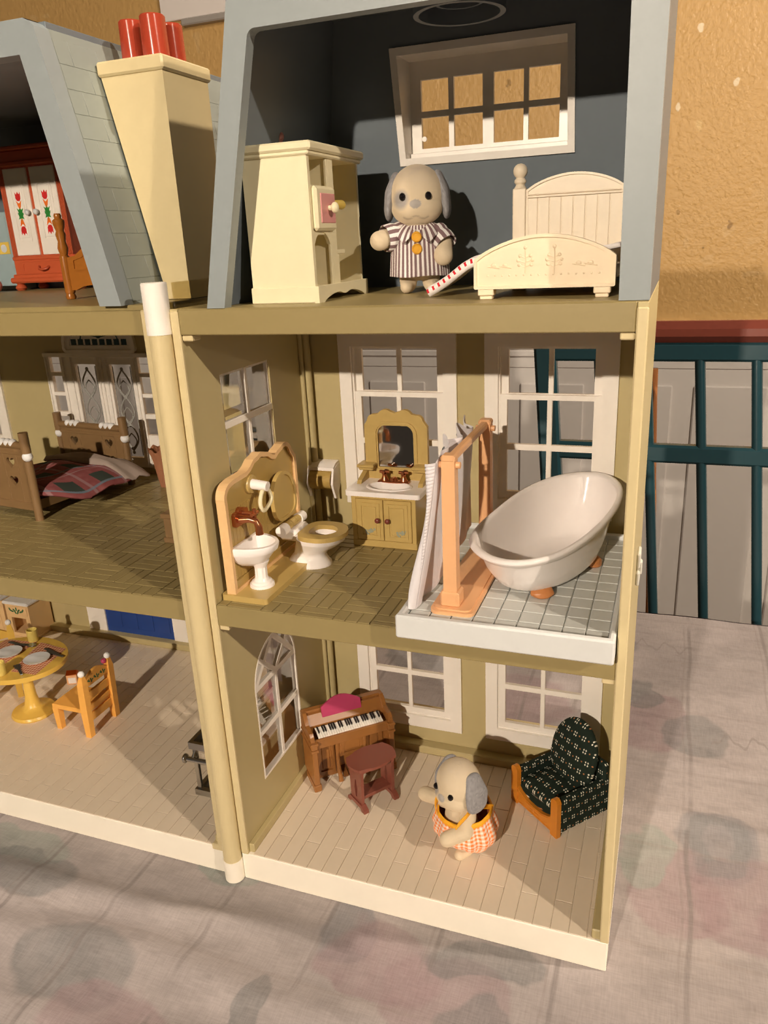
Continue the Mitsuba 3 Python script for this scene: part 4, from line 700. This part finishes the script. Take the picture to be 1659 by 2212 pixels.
P(t, 'shelf', [B(-1.9, 1.9, -.85, .85, 1.3, 1.5, .05), B(-1.9, 1.9, -.95, -.8, 1.2, 1.6, .04)], 'm_stool', MS); P(t, 'apron', [B(-1.9, 1.9, -1.15, -.95, 4.6, 5.05, .04), B(-1.9, 1.9, .95, 1.15, 4.6, 5.05, .04)], 'm_stool', MS)
# dog in the gingham dress
M2 = place(21.1, 7.0, G0, -36, s=1.03)
arms = [[(np.array(p), r) for p, r in a] for a in ([((-1.3, -.1, 4.75), .78), ((-2.5, -.75, 4.75), .70), ((-3.7, -1.3, 4.7), .74)], [((1.35, -.1, 4.7), .8), ((2.0, -1.0, 3.9), .76), ((1.0, -2.35, 3.1), .74)])]
t = dog('grey-eared toy dog in an orange gingham dress with yellow straps', M2, arms, mottle=.6)
w = np.linspace(0, 2*np.pi, 121); G = []
for i in range(22):
    f = i/21; z = .50+f*3.9; rx = 1.9+1.2*math.sin(min(1, f*1.9)*math.pi/2)-.55*max(0, f-.55)/.45; ry = rx*.96
    rip = (.12*np.sin(w*13+.7)+.06*np.sin(w*7+f*4))*min(1, f*3+.2)*min(1, (1.04-f)*4); fr2 = np.maximum(0, np.cos(w))
    G.append(np.c_[(rx+rip)*np.sin(w), -(ry+rip)*np.cos(w)+.75-.15*f, z+.30*f*np.maximum(0, -np.cos(w))+.95*(1-f)**1.5*fr2-.30*f*fr2])
m, uv = sheet(G, (40, 10), flip=True, thick=.1); P(t, 'dress', m, 'm_gingham', M2, uv=uv)
G2 = (np.array(G)[4:, :, :]-np.array([0, .65, 0]))*np.array([.94, .94, 1])+np.array([0, .65, 0]); m, uv = sheet(G2, flip=False); P(t, 'dress_lining', m, 'm_inner', M2, smooth=True)
top = np.array(G)[-1]
band = [np.c_[top[:, 0]*k, (top[:, 1]-.6)*k+.6, top[:, 2]+dz] for k, dz in ((1.0, -.12), (1.05, .06), (1.04, .32), (.98, .36))]; m, uv = sheet(band, flip=True, thick=.06); P(t, 'neck_band', m, 'm_strap', M2, smooth=True)
for s in (-1, 1):
    pth = spline([(s*1.5, -1.75, 4.2), (s*1.75, -1.6, 4.9), (s*1.95, -.9, 5.55), (s*1.7, .2, 5.75), (s*1.6, 1.6, 5.3), (s*1.7, 2.7, 4.7)], 24, False)
    G = [[p+np.array([0, 0, 1])*q*.65+np.array([s*.12, 0, 0])*q for q in (-.5, -.2, .2, .5)] for p in pth]; m, uv = sheet(G, thick=.08); P(t, 'strap', m, 'm_strap', M2, smooth=True)
# armchair
def fabric(t, part, mesh, M=None, sc=1.0):
    m, uv = boxuv(cat(mesh if isinstance(mesh, list) else [mesh])); return P(t, part, m, 'm_flower', M, uv=uv*sc)
MA = place(27.35, 13.45, G0, -40.5)
t = thing('armchair', 'toy armchair in dark green flowered fabric with an orange wooden front rail', 'armchair')
hw, dp = 3.55, 7.2
fabric(t, 'arm', [B(-hw+.05, -hw+.85, .3, dp, .15, 4.25, .2)], MA); fabric(t, 'arm', [B(hw-.85, hw-.05, .3, dp, .15, 4.25, .2)], MA)
fabric(t, 'back', [B(-hw+.1, hw-.1, dp-.9, dp, .15, 6.2, .3)], MA)
sv = m3.Manifold.batch_hull([ell(sx_*2.2, y_, 2.65, .55, .55, .5, 16) for sx_ in (-1, 1) for y_ in (.95, 5.9)]+[ell(0, 3.3, 2.95, 2.0, 2.2, .75, 24)])
q = sv.to_mesh(); sm = trimesh.Trimesh(q.vert_properties[:, :3], q.tri_verts); P(t, 'seat_cushion', sm, 'm_flower', MA, uv=sm.vertices[:, :2].copy())
P(t, 'seat_base', B(-2.75, 2.75, .4, 6.4, .15, 2.4, .1), 'm_flower', MA)
bc = ell(0, 0, .1, 3.15, .95, 3.75, 40); bc = bc+ell(0, 0, -.9, 3.1, 1.0, 2.5, 40)
q = bc.refine_to_length(.35).to_mesh(); bm = trimesh.Trimesh(q.vert_properties[:, :3], q.tri_verts); bm.merge_vertices(); trimesh.smoothing.filter_taubin(bm, iterations=12)
uvb = bm.vertices[:, [0, 2]].copy(); P(t, 'back_cushion', bm, 'm_flower', MA@place(.15, 5.2, 6.1, rx=-16), uv=uvb+.4)
for s in (-1, 1): P(t, 'front_post', X(so.unary_union([sg.box(s*3.15-.43, 0.0, s*3.15+.43, 4.1), sg.Point(s*3.15, 4.1).buffer(.43)]).buffer(.05), -.1, .45), 'm_armwood', MA)
fr_ = sg.Polygon([(-2.8, .25), (2.8, .25), (2.8, 2.2), (2.2, 1.75), (1.1, 1.35), (0, 1.3), (-1.1, 1.35), (-2.2, 1.75), (-2.8, 2.2)])
P(t, 'front_rail', [X(fr_, .0, .4), X(fr_.buffer(-.12).difference(fr_.buffer(-.22)), -.05, .03)]+[B(a, a+.5, -.07, .02, .72, .85, .03) for a in (-.6, .12)]+[B(-.06, .06, -.07, .02, .6, 1.0, .03)], 'm_armwood', MA)
# ---------------------------------------------------------------- room behind: chair and pole
t = thing('dining_chair', 'dark teal spindle-back chair with a worn reddish top rail behind the table', 'chair')
lean = lambda m: sx(sx(m, .12, 0, 1), -.09, 0, 0)
yb_ = 83.0
P(t, 'stile', lean(B(17.9, 21.7, yb_-1.2, yb_+1.6, -98, 44, .5)), 'm_teal'); P(t, 'stile', lean(B(72, 75.8, yb_-1.2, yb_+1.6, -98, 44, .5)), 'm_teal')
P(t, 'top_rail', lean(B(20, 74, yb_-.9, yb_+1.2, 39.8, 42.9, .4)), 'm_teal'); P(t, 'lower_rail', lean(B(20, 74, yb_-.9, yb_+1.2, 22.6, 25.7, .4)), 'm_teal'); P(t, 'lower_rail', lean(B(20, 74, yb_-.9, yb_+1.2, -38, -34, .4)), 'm_teal')
for xx in (29, 37, 45.5, 54.2, 62.5): P(t, 'spindle', lean(C((xx, yb_, -35), (xx, yb_, 41), .85, n=16)), 'm_teal')
P(t, 'crest_rail', lean(B(15.5, 78, yb_-1.6, yb_+1.9, 42.8, 46.4, 1.2)), 'm_crest'); P(t, 'seat', B(17, 78, 40, yb_, -41, -37.5, .8), 'm_teal')
for xx in (20, 72): P(t, 'leg', C((xx, 44, -100), (xx, 44, -41), 1.6, n=16), 'm_teal')
pts = [(34.3+.052*(37-z), 97, z) for z in np.linspace(37, -99.5, 28)]
one('wooden_pole', 'orange-brown wooden pole leaning behind the teal chair', 'pole', tube(pts, [.82+.10*(k % 5 == 0) for k in range(28)], 12), 'm_pole', smooth=True)
# ---------------------------------------------------------------- left wing, attic
A0 = 57.37
t = thing('wardrobe', 'red toy wardrobe with two white tulip-painted doors and a drawer, in the left attic', 'wardrobe')
yf = 30.0
P(t, 'body', [B(-43.9, -34.3, yf+.1, 34.6, 59.9, 72.4, .05), B(-44.2, -34.0, yf-.1, 34.7, 61.1, 61.6, .12), B(-44.1, -34.1, yf, 34.7, 58.9, 61.2, .1), B(-44.9, -33.3, yf-.5, 34.9, 58.3, 59.0, .2), B(-44.4, -33.8, yf-.25, 34.9, 58.9, 59.4, .1)], 'm_redward')
P(t, 'crown', [B(-44.4, -33.8, yf-.4, 34.8, 72.2, 72.8, .15), B(-44.1, -34.1, yf-.1, 34.7, 72.7, 74.0, .1), B(-44.7, -33.5, yf-.6, 34.9, 74.0, 74.5, .15)], 'm_redward2')
for xa in (-43.9, -35.0): P(t, 'fluted_pilaster', [B(xa+k*.2, xa+k*.2+.15, yf-.12, yf+.2, 61.6, 72.2, .04) for k in range(4)], 'm_redward')
for k, (a, b) in enumerate(((-43.12, -39.45), (-38.95, -35.1))):
    d = P(t, 'door', [B(a, b, yf-.1, yf+.15, 61.7, 72.0, .05), X(sg.box(a+.75, 63.4, b-.75, 70.4).difference(sg.box(a+.95, 63.6, b-.95, 70.2)), yf-.17, yf-.05), B(a+1.1, b-1.1, yf-.16, yf-.05, 63.8, 70.0, .04)], 'm_wardwhite')
    cx = (a+b)/2; yy = (yf-.175, yf-.15)
    def tulip(z, s): return sg.Polygon([(cx-.42, z+s*.75), (cx-.2, z+s*.45), (cx, z+s*.8), (cx+.2, z+s*.45), (cx+.42, z+s*.75), (cx+.4, z), (cx+.2, z-s*.3), (cx-.2, z-s*.3), (cx-.4, z)])
    P(d, 'tulip_print', X(so.unary_union([tulip(68.5, 1), tulip(64.9, -1)]), *yy), 'm_red'); P(d, 'orange_petal_print', X(so.unary_union([sg.Polygon([(cx-.42, z+s*.5), (cx, z+s*.15), (cx+.42, z+s*.5), (cx+.2, z-s*.25), (cx, z-s*.55), (cx-.2, z-s*.25)]) for z, s in ((67.75, 1), (65.65, -1))]), *yy), 'm_orange')
    P(d, 'leaf_print', X(so.unary_union([sg.box(cx-.08, 65.9, cx+.08, 67.5)]+[sg.Polygon([(cx-.5, z+.42), (cx-.2, z+.2), (cx, z+.5), (cx+.2, z+.2), (cx+.5, z+.42), (cx+.3, z-.1), (cx+.45, z-.4), (cx, z-.28), (cx-.45, z-.4), (cx-.3, z-.1)]) for z in (66.95, 66.45)]), *yy), 'm_green')
    kx_ = b-.45 if k == 0 else a+.45; P(d, 'knob', [C((kx_, yf-.1, 66.8), (kx_, yf-.45, 66.8), .16), ball(kx_, yf-.6, 66.8, .36, sy=.7)], 'm_greywhite')
dr_ = P(t, 'drawer', [B(-43.0, -35.2, yf-.12, yf+.1, 59.35, 60.95, .06), X(rrect(-42.6, -35.6, 59.5, 60.8, .3).difference(rrect(-42.45, -35.75, 59.65, 60.65, .25)), yf-.17, yf-.08)], 'm_redward')
P(dr_, 'handle', tube([(-39.9, yf-.15, 60.3), (-39.7, yf-.5, 60.0), (-39.1, yf-.62, 59.9), (-38.5, yf-.5, 60.0), (-38.3, yf-.15, 60.3)], .16, 8), 'm_redward2', smooth=True)
for xx in (-44.0, -34.3): P(t, 'foot', L([(0, 0), (.5, 0), (.75, .3), (.6, .6), (.45, .75), (.55, .95), (0, .95)], xx, yf+.4, A0, 20), 'm_redward')
for xx in (-43.6, -34.6): P(t, 'foot', L([(0, 0), (.5, 0), (.75, .3), (.6, .6), (.45, .75), (.55, .95), (0, .95)], xx, 34.0, A0, 20), 'm_redward')
t = thing('bed', 'orange-brown turned-post toy bed standing in front of the red wardrobe', 'bed')
def turned(x, y, h): return L([(0, 0), (.42, 0), (.5, .2), (.4, .55), (.48, .62), (.48, h*.5), (.34, h*.52), (.5, h*.60), (.36, h*.68), (.48, h*.76), (.36, h*.80), (.55, h*.88), (.55, h*.92), (.3, h*.945), (.36, h*.97), (.28, h), (0, h)], x, y, A0, 20)
for xx, yy in ((-18.15, 10), (-9.8, 10), (-18.15, 24), (-9.8, 24)): P(t, 'post', turned(xx, yy, 7.85), 'm_bedorange', smooth=50)
def brd(h): return sg.Polygon([(-18, 58.2), (-17.2, 58.2), (-16.2, 58.55), (-14, 58.75), (-11.8, 58.55), (-10.8, 58.2), (-10, 58.2), (-10, 61.2+h), (-11.2, 61.35+h), (-12.2, 62.0+h), (-13.2, 62.9+h), (-14, 63.1+h), (-14.8, 62.9+h), (-15.8, 62.0+h), (-16.8, 61.35+h), (-18, 61.2+h)]).buffer(-.1).buffer(.1)
P(t, 'footboard', [X(brd(0), 9.8, 10.2), X(sg.Polygon([(-16.9, 60.2), (-11.1, 60.2), (-11.1, 60.9), (-12.2, 61.2), (-13.3, 62.2), (-14.7, 62.2), (-15.8, 61.2), (-16.9, 60.9)]).buffer(.1).exterior.buffer(.07), 9.7, 9.85)], 'm_bedorange'); P(t, 'headboard', X(brd(1.2), 23.8, 24.2), 'm_bedorange'); P(t, 'side_rail', B(-18.2, -17.9, 10, 24, 59, 60.2, .05), 'm_bedorange'); P(t, 'side_rail', B(-10.1, -9.8, 10, 24, 59, 60.2, .05), 'm_bedorange'); P(t, 'mattress', B(-17.9, -10.1, 10.3, 23.7, 59.4, 60.3, .2), 'm_quilt')
t = thing('toy_box', 'light blue-grey toy box with a yellow label at the left edge of the attic', 'box')
P(t, 'body', B(-53, -45.5, 31.4, 34.8, A0, 67.2, .15), 'm_bluegrey'); P(t, 'label', [B(-51, -45.7, 31.33, 31.41, 62.0, 63.5, .02)], 'm_yellow'); P(t, 'label_picture', X(sg.Point(-46.6, 62.7).buffer(.5), 31.28, 31.34), 'm_greywhite')
one('cushion', 'small pink cushion on the attic floor at the left edge', 'cushion', m3.Manifold.batch_hull([ell(-44.8+dx, 27.0, A0+.85, .7, .8, .84, 16) for dx in (0, -2.8)]), 'm_rose', smooth=True)
# ---------------------------------------------------------------- left wing, middle floor
MB_ = place(-39.2, 15.75, F, -7.0)
t = thing('bed', 'dark brown toy bed with white beads and heart cut-outs on the middle floor', 'bed')
def heart(cx, cz, s=1.0):
    a = np.linspace(0, 2*np.pi, 40); return sg.Polygon(np.c_[cx+s*.045*16*np.sin(a)**3, cz+s*.045*(13*np.cos(a)-5*np.cos(2*a)-2*np.cos(3*a)-np.cos(4*a))]).buffer(0)
def bedend(y, ztop, zbot, part):
    brd_ = sg.box(-6, zbot, 6, ztop-1.2)
    for cx in (-3.3, 3.3):
        for cz in (ztop-3.3, ztop-5.6): brd_ = brd_.difference(heart(cx, cz))
    b = P(t, part, [X(brd_, y-.2, y+.2), B(-6, 6, y-.35, y+.35, zbot-.1, zbot+.9, .08), C((-6, y, ztop-1.15), (6, y, ztop-1.15), .45), B(-6, 6, y-.28, y+.28, ztop-2.3, ztop-1.9, .05), B(-4.5, -4.35, y-.24, y+.24, zbot, ztop-2, .02), B(4.35, 4.5, y-.24, y+.24, zbot, ztop-2, .02), B(-2.2, -2.05, y-.24, y+.24, zbot, ztop-2, .02), B(2.05, 2.2, y-.24, y+.24, zbot, ztop-2, .02)], 'm_bedbrown', MB_)
    for s in (-1, 1):
        P(b, 'post', [C((s*6.2, y, 0), (s*6.2, y, ztop-3.0), .5, n=16), C((s*6.2, y, ztop-2.0), (s*6.2, y, ztop+.45), .56, n=16)], 'm_bedbrown', MB_, smooth=40); P(b, 'bead', ball(s*6.25, y, ztop-2.45, .62), 'm_bead', MB_, smooth=True)
        for k in range(3): P(b, 'bead', ball(s*3.3+(k-1)*.85, y, ztop-.95, .52), 'm_bead', MB_, smooth=True)
bedend(0, 10.4, 1.3, 'footboard'); bedend(15.4, 8.9, 1.0, 'headboard')
P(t, 'side_rail', B(5.7, 6.1, .2, 15.3, 1.2, 2.4, .05), 'm_bedbrown', MB_); P(t, 'side_rail', B(-6.1, -5.7, .2, 15.3, 1.2, 2.4, .05), 'm_bedbrown', MB_); P(t, 'bed_base', B(-5.8, 5.8, .2, 15.3, 1.6, 2.2, .05), 'm_bedbrown', MB_)
def quilt_grid(y0, y1, xr, n=22, k=30, dz=0.0):
    G = []
    for i in range(n):
        f = i/(n-1); y = y0+(y1-y0)*f; xe = xr(f); G.append([(-5.6+(xe+5.6)*g, y+.5*math.sin(g*5+f*3)*.3, dz+3.0+1.25*(math.sin(math.pi*min(1, g*.95+.05))**.5)*(math.sin(math.pi*min(1, max(0, f*.92+.05)))**.4)+.16*math.sin(g*9+f*7)+.14*math.sin(f*13)-.9*max(0, (g*(xe+5.6)-11.6)/3.6)**1.2) for g in np.linspace(0, 1, k)])
    return G
t2 = thing('quilt', 'puffy red and green plaid quilt lying askew on the dark brown toy bed', 'quilt')
m, uv = sheet(quilt_grid(.45, 13.2, lambda f: 5.2+4.6*math.sin(min(1, f*2.2+.1)*math.pi/2)), (3.1, 2.7), thick=.35); P(t2, 'cover', m, 'm_plaid', MB_, uv=uv)
m, uv = sheet(quilt_grid(11.3, 14.4, lambda f: 9.7+1.0*f, 8, 30, .28), thick=.3); P(t2, 'turned_edge', m, 'm_plaidtop', MB_, smooth=True)
t = thing('basket', 'terracotta toy basket with a wavy rim in the back corner of the middle floor', 'basket')
ww = np.arange(64)*2*np.pi/64; R = []
for z, r, wv in ((0, 1.1, 0), (0, 1.25, 0), (1.5, 1.5, .02), (3.2, 1.72, .03), (4.4, 1.95, .05), (5.0, 2.2, .16), (5.25, 2.25, .2), (5.1, 2.0, .16), (4.2, 1.7, .04), (1.0, 1.3, 0), (.5, .9, 0)): R.append(np.c_[-25.4+(r+.04*np.sin(ww*22))*np.cos(ww), 31.0+(r+.04*np.sin(ww*22))*np.sin(ww), F+z+wv*np.sin(ww*9)])
P(t, 'bowl', rings(R), 'm_terra', smooth=30); P(t, 'woven_band', [xf(trimesh.creation.torus(1.62+.03*k, .10, major_sections=40, minor_sections=8), place(-25.4, 31.0, F+2.6+.25*k)) for k in (0,)], 'm_terra', smooth=True)
t = thing('storage_chest', 'small dark brown toy chest on the middle floor beside the hinge post', 'chest')
P(t, 'body', B(-12.9, -6.5, 12.1, 17.5, F+.6, 34.2, .08), 'm_bedbrown'); P(t, 'plinth', B(-13.1, -6.3, 11.95, 17.6, F, F+.65, .1), 'm_bedbrown'); P(t, 'lid', B(-13.1, -6.3, 11.9, 17.6, 34.15, 34.7, .1), 'm_bedbrown')
# ---------------------------------------------------------------- left wing, ground floor
TX, TY, TZ = -42.0, 15.0, 11.0
t = thing('round_table', 'mustard-yellow oval toy pedestal table laid for two on the left ground floor', 'table')
ell2 = sg.Polygon([(TX+7.0*math.cos(a), TY+5.7*math.sin(a)) for a in np.linspace(0, 2*np.pi, 72)[:-1]])
P(t, 'tabletop', [X(ell2, TZ-.4, TZ, 'xy'), X(ell2.buffer(-.15), TZ-.75, TZ-.35, 'xy')], 'm_tabley', smooth=30)
P(t, 'pedestal', L([(0, 0), (2.75, 0), (2.85, .2), (2.7, .5), (1.6, .75), (1.0, 1.3), (.75, 2.6), (.62, 5), (.6, 6.6), (1.3, 7.2), (0, 7.2)], -40.2, 14.3, G0, 36), 'm_tabley', smooth=40)
for i, (pts_, lab) in enumerate((([(-41.75, 19.2), (-37.0, 18.7), (-36.1, 12.1), (-39.9, 11.9)], 'orange checked placemat under the right-hand plate on the yellow toy table'), ([(-47.4, 18.5), (-42.5, 19.2), (-42.3, 12.2), (-47.0, 12.4)], 'orange checked placemat under the left-hand plate on the yellow toy table'))):
    p = np.array(pts_); G = [[np.r_[(p[0]*(1-u)+p[1]*u)*(1-v)+(p[3]*(1-u)+p[2]*u)*v, TZ+.09+.03*math.sin(u*7+v*5)] for u in np.linspace(0, 1, 14)] for v in np.linspace(0, 1, 18)]
    m, uv = sheet(G, (11, 16), flip=True, thick=.08); one('placemat', lab, 'placemat', m, 'm_placemat', uv=uv, group='placemats on the toy table')
for (px, py), lab in (((-38.6, 15.1), 'small grey-white toy plate on the right-hand placemat'), ((-43.7, 15.5), 'small grey-white toy plate on the left-hand placemat')):
    one('plate', lab, 'plate', L([(0, 0), (.9, 0), (1.1, .1), (1.65, .22), (1.68, .30), (1.1, .2), (.95, .12), (0, .12)], px, py, TZ+.12, 36), 'm_plate', smooth=40, group='plates on the toy table')
def fork(w_): return X(so.unary_union([sg.box(-.12, -1.5, .12, .3), sg.Polygon([(-.12, .2), (-.34, .6), (-.34, 1.5), (-.2, 1.5), (-.2, .8), (-.07, .8), (-.07, 1.5), (.07, 1.5), (.07, .8), (.2, .8), (.2, 1.5), (.34, 1.5), (.34, .6), (.12, .2)])]).buffer(.04), 0, .13, 'xy')
def spoon(): return X(so.unary_union([sg.box(-.12, -1.5, .12, .6), sa.scale(sg.Point(0, 1.0).buffer(.5), .85, 1.3)]).buffer(.03), 0, .14, 'xy')
def knife(): return X(so.unary_union([sg.box(-.14, -1.5, .14, 0), sg.Polygon([(-.16, 0), (.16, 0), (.2, 1.3), (0, 1.6), (-.16, 1.5)])]).buffer(.03), 0, .12, 'xy')
for nm, fnm, x_, y_, a_, lab in (('fork', fork(1), -38.9, 12.3, 55, 'dark metal toy fork at the near end of the right-hand placemat'), ('knife', knife(), -38.2, 17.4, 75, 'dark metal toy knife beyond the right-hand plate'), ('spoon', spoon(), -37.2, 16.9, 80, 'dark metal toy spoon at the far right corner of the right-hand placemat'), ('knife', knife(), -44.6, 17.8, 85, 'dark metal toy knife beyond the left-hand plate'), ('spoon', spoon(), -43.3, 17.9, -80, 'dark metal toy spoon at the far end of the left-hand placemat')):
    one(nm, lab, nm, fnm, 'm_steel', place(x_, y_, TZ+.15, a_), group='cutlery on the toy table')
for x_, y_, a_, lab in ((-43.2, 19.4, 160, 'yellow toy mug at the far edge of the toy table'), (-40.6, 10.9, 200, 'yellow toy mug with its handle showing at the near edge of the toy table')):
    one('mug', lab, 'mug', [L([(0, 0), (.62, 0), (.68, .1), (.74, 1.75), (.66, 1.8), (.6, 1.7), (.56, .2), (0, .15)], n=28), tube([(.66, 0, 1.4), (1.05, 0, 1.3), (1.15, 0, .95), (1.0, 0, .55), (.66, 0, .45)], .12, 8)], 'm_mug', place(x_, y_, TZ+.02, a_), smooth=40, group='mugs on the toy table')
def toy_chair(M, lab, mt='m_chair_o', leaf=True):
    t = thing('toy_chair', lab, 'chair', 'chairs at the toy table')
    P(t, 'seat', B(0, 5.6, -2.4, 2.4, 3.1, 3.75, .08), mt, M)
    for sy in (-1, 1):
        P(t, 'leg', hullpts([(x_, y_, z_) for z_, w_ in ((0, .36), (3.2, .46)) for x_ in (.45-w_, .45+w_) for y_ in (sy*1.95-w_, sy*1.95+w_)]), mt, M, smooth=False)
        P(t, 'back_post', hullpts([(5.55+x_, sy*2.45+y_, z_) for x0_, z_, w_ in ((.0, 0, .40), (.0, 4, .46), (.25, 7.6, .45), (.35, 8.8, .22)) for x_ in (x0_-w_, x0_+w_) for y_ in (-w_, w_)]), mt, M, smooth=False)
        P(t, 'knob', ball(5.9, sy*2.45, 9.05, .42), 'm_bead', M, smooth=True)
    cr_ = sg.Polygon([(-2.3, 6.9), (2.3, 6.9), (2.3, 7.6)]+[(2.3-4.6*q, 7.6+1.05*math.sin(math.pi*q)) for q in np.linspace(.03, .97, 16)]+[(-2.3, 7.6)])
    c = P(t, 'crest', X(cr_, 5.6, 6.0, 'yz'), mt, M); P(t, 'slat', B(5.45, 5.85, -2.3, 2.3, 4.9, 6.0, .05), mt, M); P(t, 'slat', B(5.45, 5.8, -2.3, 2.3, 3.6, 4.2, .05), mt, M); P(t, 'rail', B(5.4, 5.75, -2.3, 2.3, 1.9, 3.0, .05), mt, M)
    lv_ = so.unary_union([sa.rotate(sa.scale(sg.Point(cx+dx, 7.55+dz).buffer(.17), 1, .55), r) for cx in (-1.15, 0, 1.15) for dx, dz, r in ((0, .12, 90), (.3, -.05, 20), (-.3, -.05, -20), (.12, -.2, 60), (-.45, .12, 45))])
    P(c, 'leaf_print', X(lv_, 5.99, 6.02, 'yz'), 'm_leaf', M); P(c, 'heart_bead', ball(5.7, 1.9, 8.5, .35), 'm_pink', M, smooth=True)
    return t
toy_chair(place(-34.35, 14.4, G0), 'orange toy chair with white knobs and leaf print right of the toy table')
toy_chair(place(-46.0, 15.2, G0, 140), 'orange toy chair half hidden behind the toy table', 'm_tabley')
t = thing('carton', 'small orange and white toy carton on the floor behind the orange toy chair', 'carton')
P(t, 'body', B(-.75, .75, -.6, .6, 0, 1.5, .05), 'm_orange_tan', place(-40.2, 22.0, G0, 25)); P(t, 'panel', B(-.5, .6, -.66, -.58, .2, 1.1, .03), 'm_paper', place(-40.2, 22.0, G0, 25)); P(t, 'top_flap', hullpts([(-.75, -.6, 1.5), (.75, -.6, 1.5), (-.75, .6, 1.5), (.75, .6, 1.5), (-.7, 0, 2.0), (.7, 0, 2.0)]), 'm_orange', place(-40.2, 22.0, G0, 25))
t = thing('stove', 'tan toy stove with a white top, leaf print and open oven by the back wall', 'stove')
bx_ = sg.box(-60.15, G0+.3, -55.45, 9.45).difference(sg.box(-59.25, 4.4, -56.3, 7.1))
P(t, 'body', [X(bx_, 30.6, 31.0), B(-60.15, -55.45, 34.9, 35.2, G0, 9.4), B(-60.15, -59.9, 30.7, 35.1, G0, 9.4), B(-55.75, -55.45, 30.7, 35.1, G0, 9.4), B(-60.1, -55.5, 30.7, 35.1, 4.1, 4.35), B(-60.1, -55.5, 30.7, 35.1, 7.15, 7.4), B(-60.3, -55.3, 30.45, 35.2, G0, 3.8, .1)], 'm_stove')
P(t, 'worktop', B(-60.4, -55.2, 30.3, 35.25, 9.4, 9.95, .15), 'm_stovetop'); P(t, 'front_drawer', B(-59.8, -55.8, 30.48, 30.65, 7.6, 9.1, .06), 'm_stove')
P(t, 'leaf_print', X(so.unary_union([sa.rotate(sa.scale(sg.Point(-57.8+dx, 8.3+dz).buffer(.3), 1.1, .45), r) for dx, dz, r in ((0, .4, 90), (.45, .2, 40), (-.45, .2, -40), (.9, 0, 20), (-.9, 0, -20), (1.3, .25, 60), (-1.3, .25, -60), (.25, -.15, 60), (-.25, -.15, -60))]), 30.45, 30.49), 'm_leaf')
t = thing('kitchen_cabinet', 'tan toy cabinet with a white top, left of the toy stove', 'cabinet')
P(t, 'body', B(-66, -60.45, 30.4, 35.2, G0, 9.9, .08), 'm_stove'); P(t, 'worktop', B(-66.2, -60.42, 30.1, 35.25, 9.9, 10.4, .15), 'm_stovetop'); P(t, 'door', B(-65.4, -61.2, 30.3, 30.45, 4.4, 9.2, .06), 'm_stove')
# metal trolley beside the partition
t = thing('trolley', 'silver metal toy trolley with a rail beside the partition on the left ground floor', 'trolley')
x0, x1, y0, y1 = -9.55, -4.0, 6.3, 11.5
P(t, 'top_frame', [X(sg.box(x0, y0, x1, y1).difference(sg.box(x0+.45, y0+.4, x1-.45, y1-.4)), 9.35, 10.2, 'xy')], 'm_silver'); P(t, 'tray', B(x0+.3, x1-.3, y0+.3, y1-.3, 9.2, 9.4, .03), 'm_steel')
for xx in (x0+.35, x1-.55):
    for yy in (y0+.1, y1-.6): P(t, 'leg', B(xx, xx+.5, yy, yy+.45, 3.9, 9.3, .06), 'm_silver')
P(t, 'base_frame', [X(sg.box(x0+.1, y0-.1, x1, y1).difference(sg.box(x0+.6, y0+.5, x1-.5, y1-.5)), G0, 4.1, 'xy')], 'm_silver'); P(t, 'shelf', B(x0+.5, x1-.4, y0+.4, y1-.4, 3.7, 3.85, .03), 'm_steel')
P(t, 'handle', [C((x0-.35, y0-.35, 8.3), (x1, y0-.35, 8.3), .3, n=16), ball(x0-.35, y0-.35, 8.3, .55, sx=.6), C((x0+.6, y0-.4, 8.3), (x0+.6, y0+.2, 8.9), .2, n=12)], 'm_silver', smooth=40)
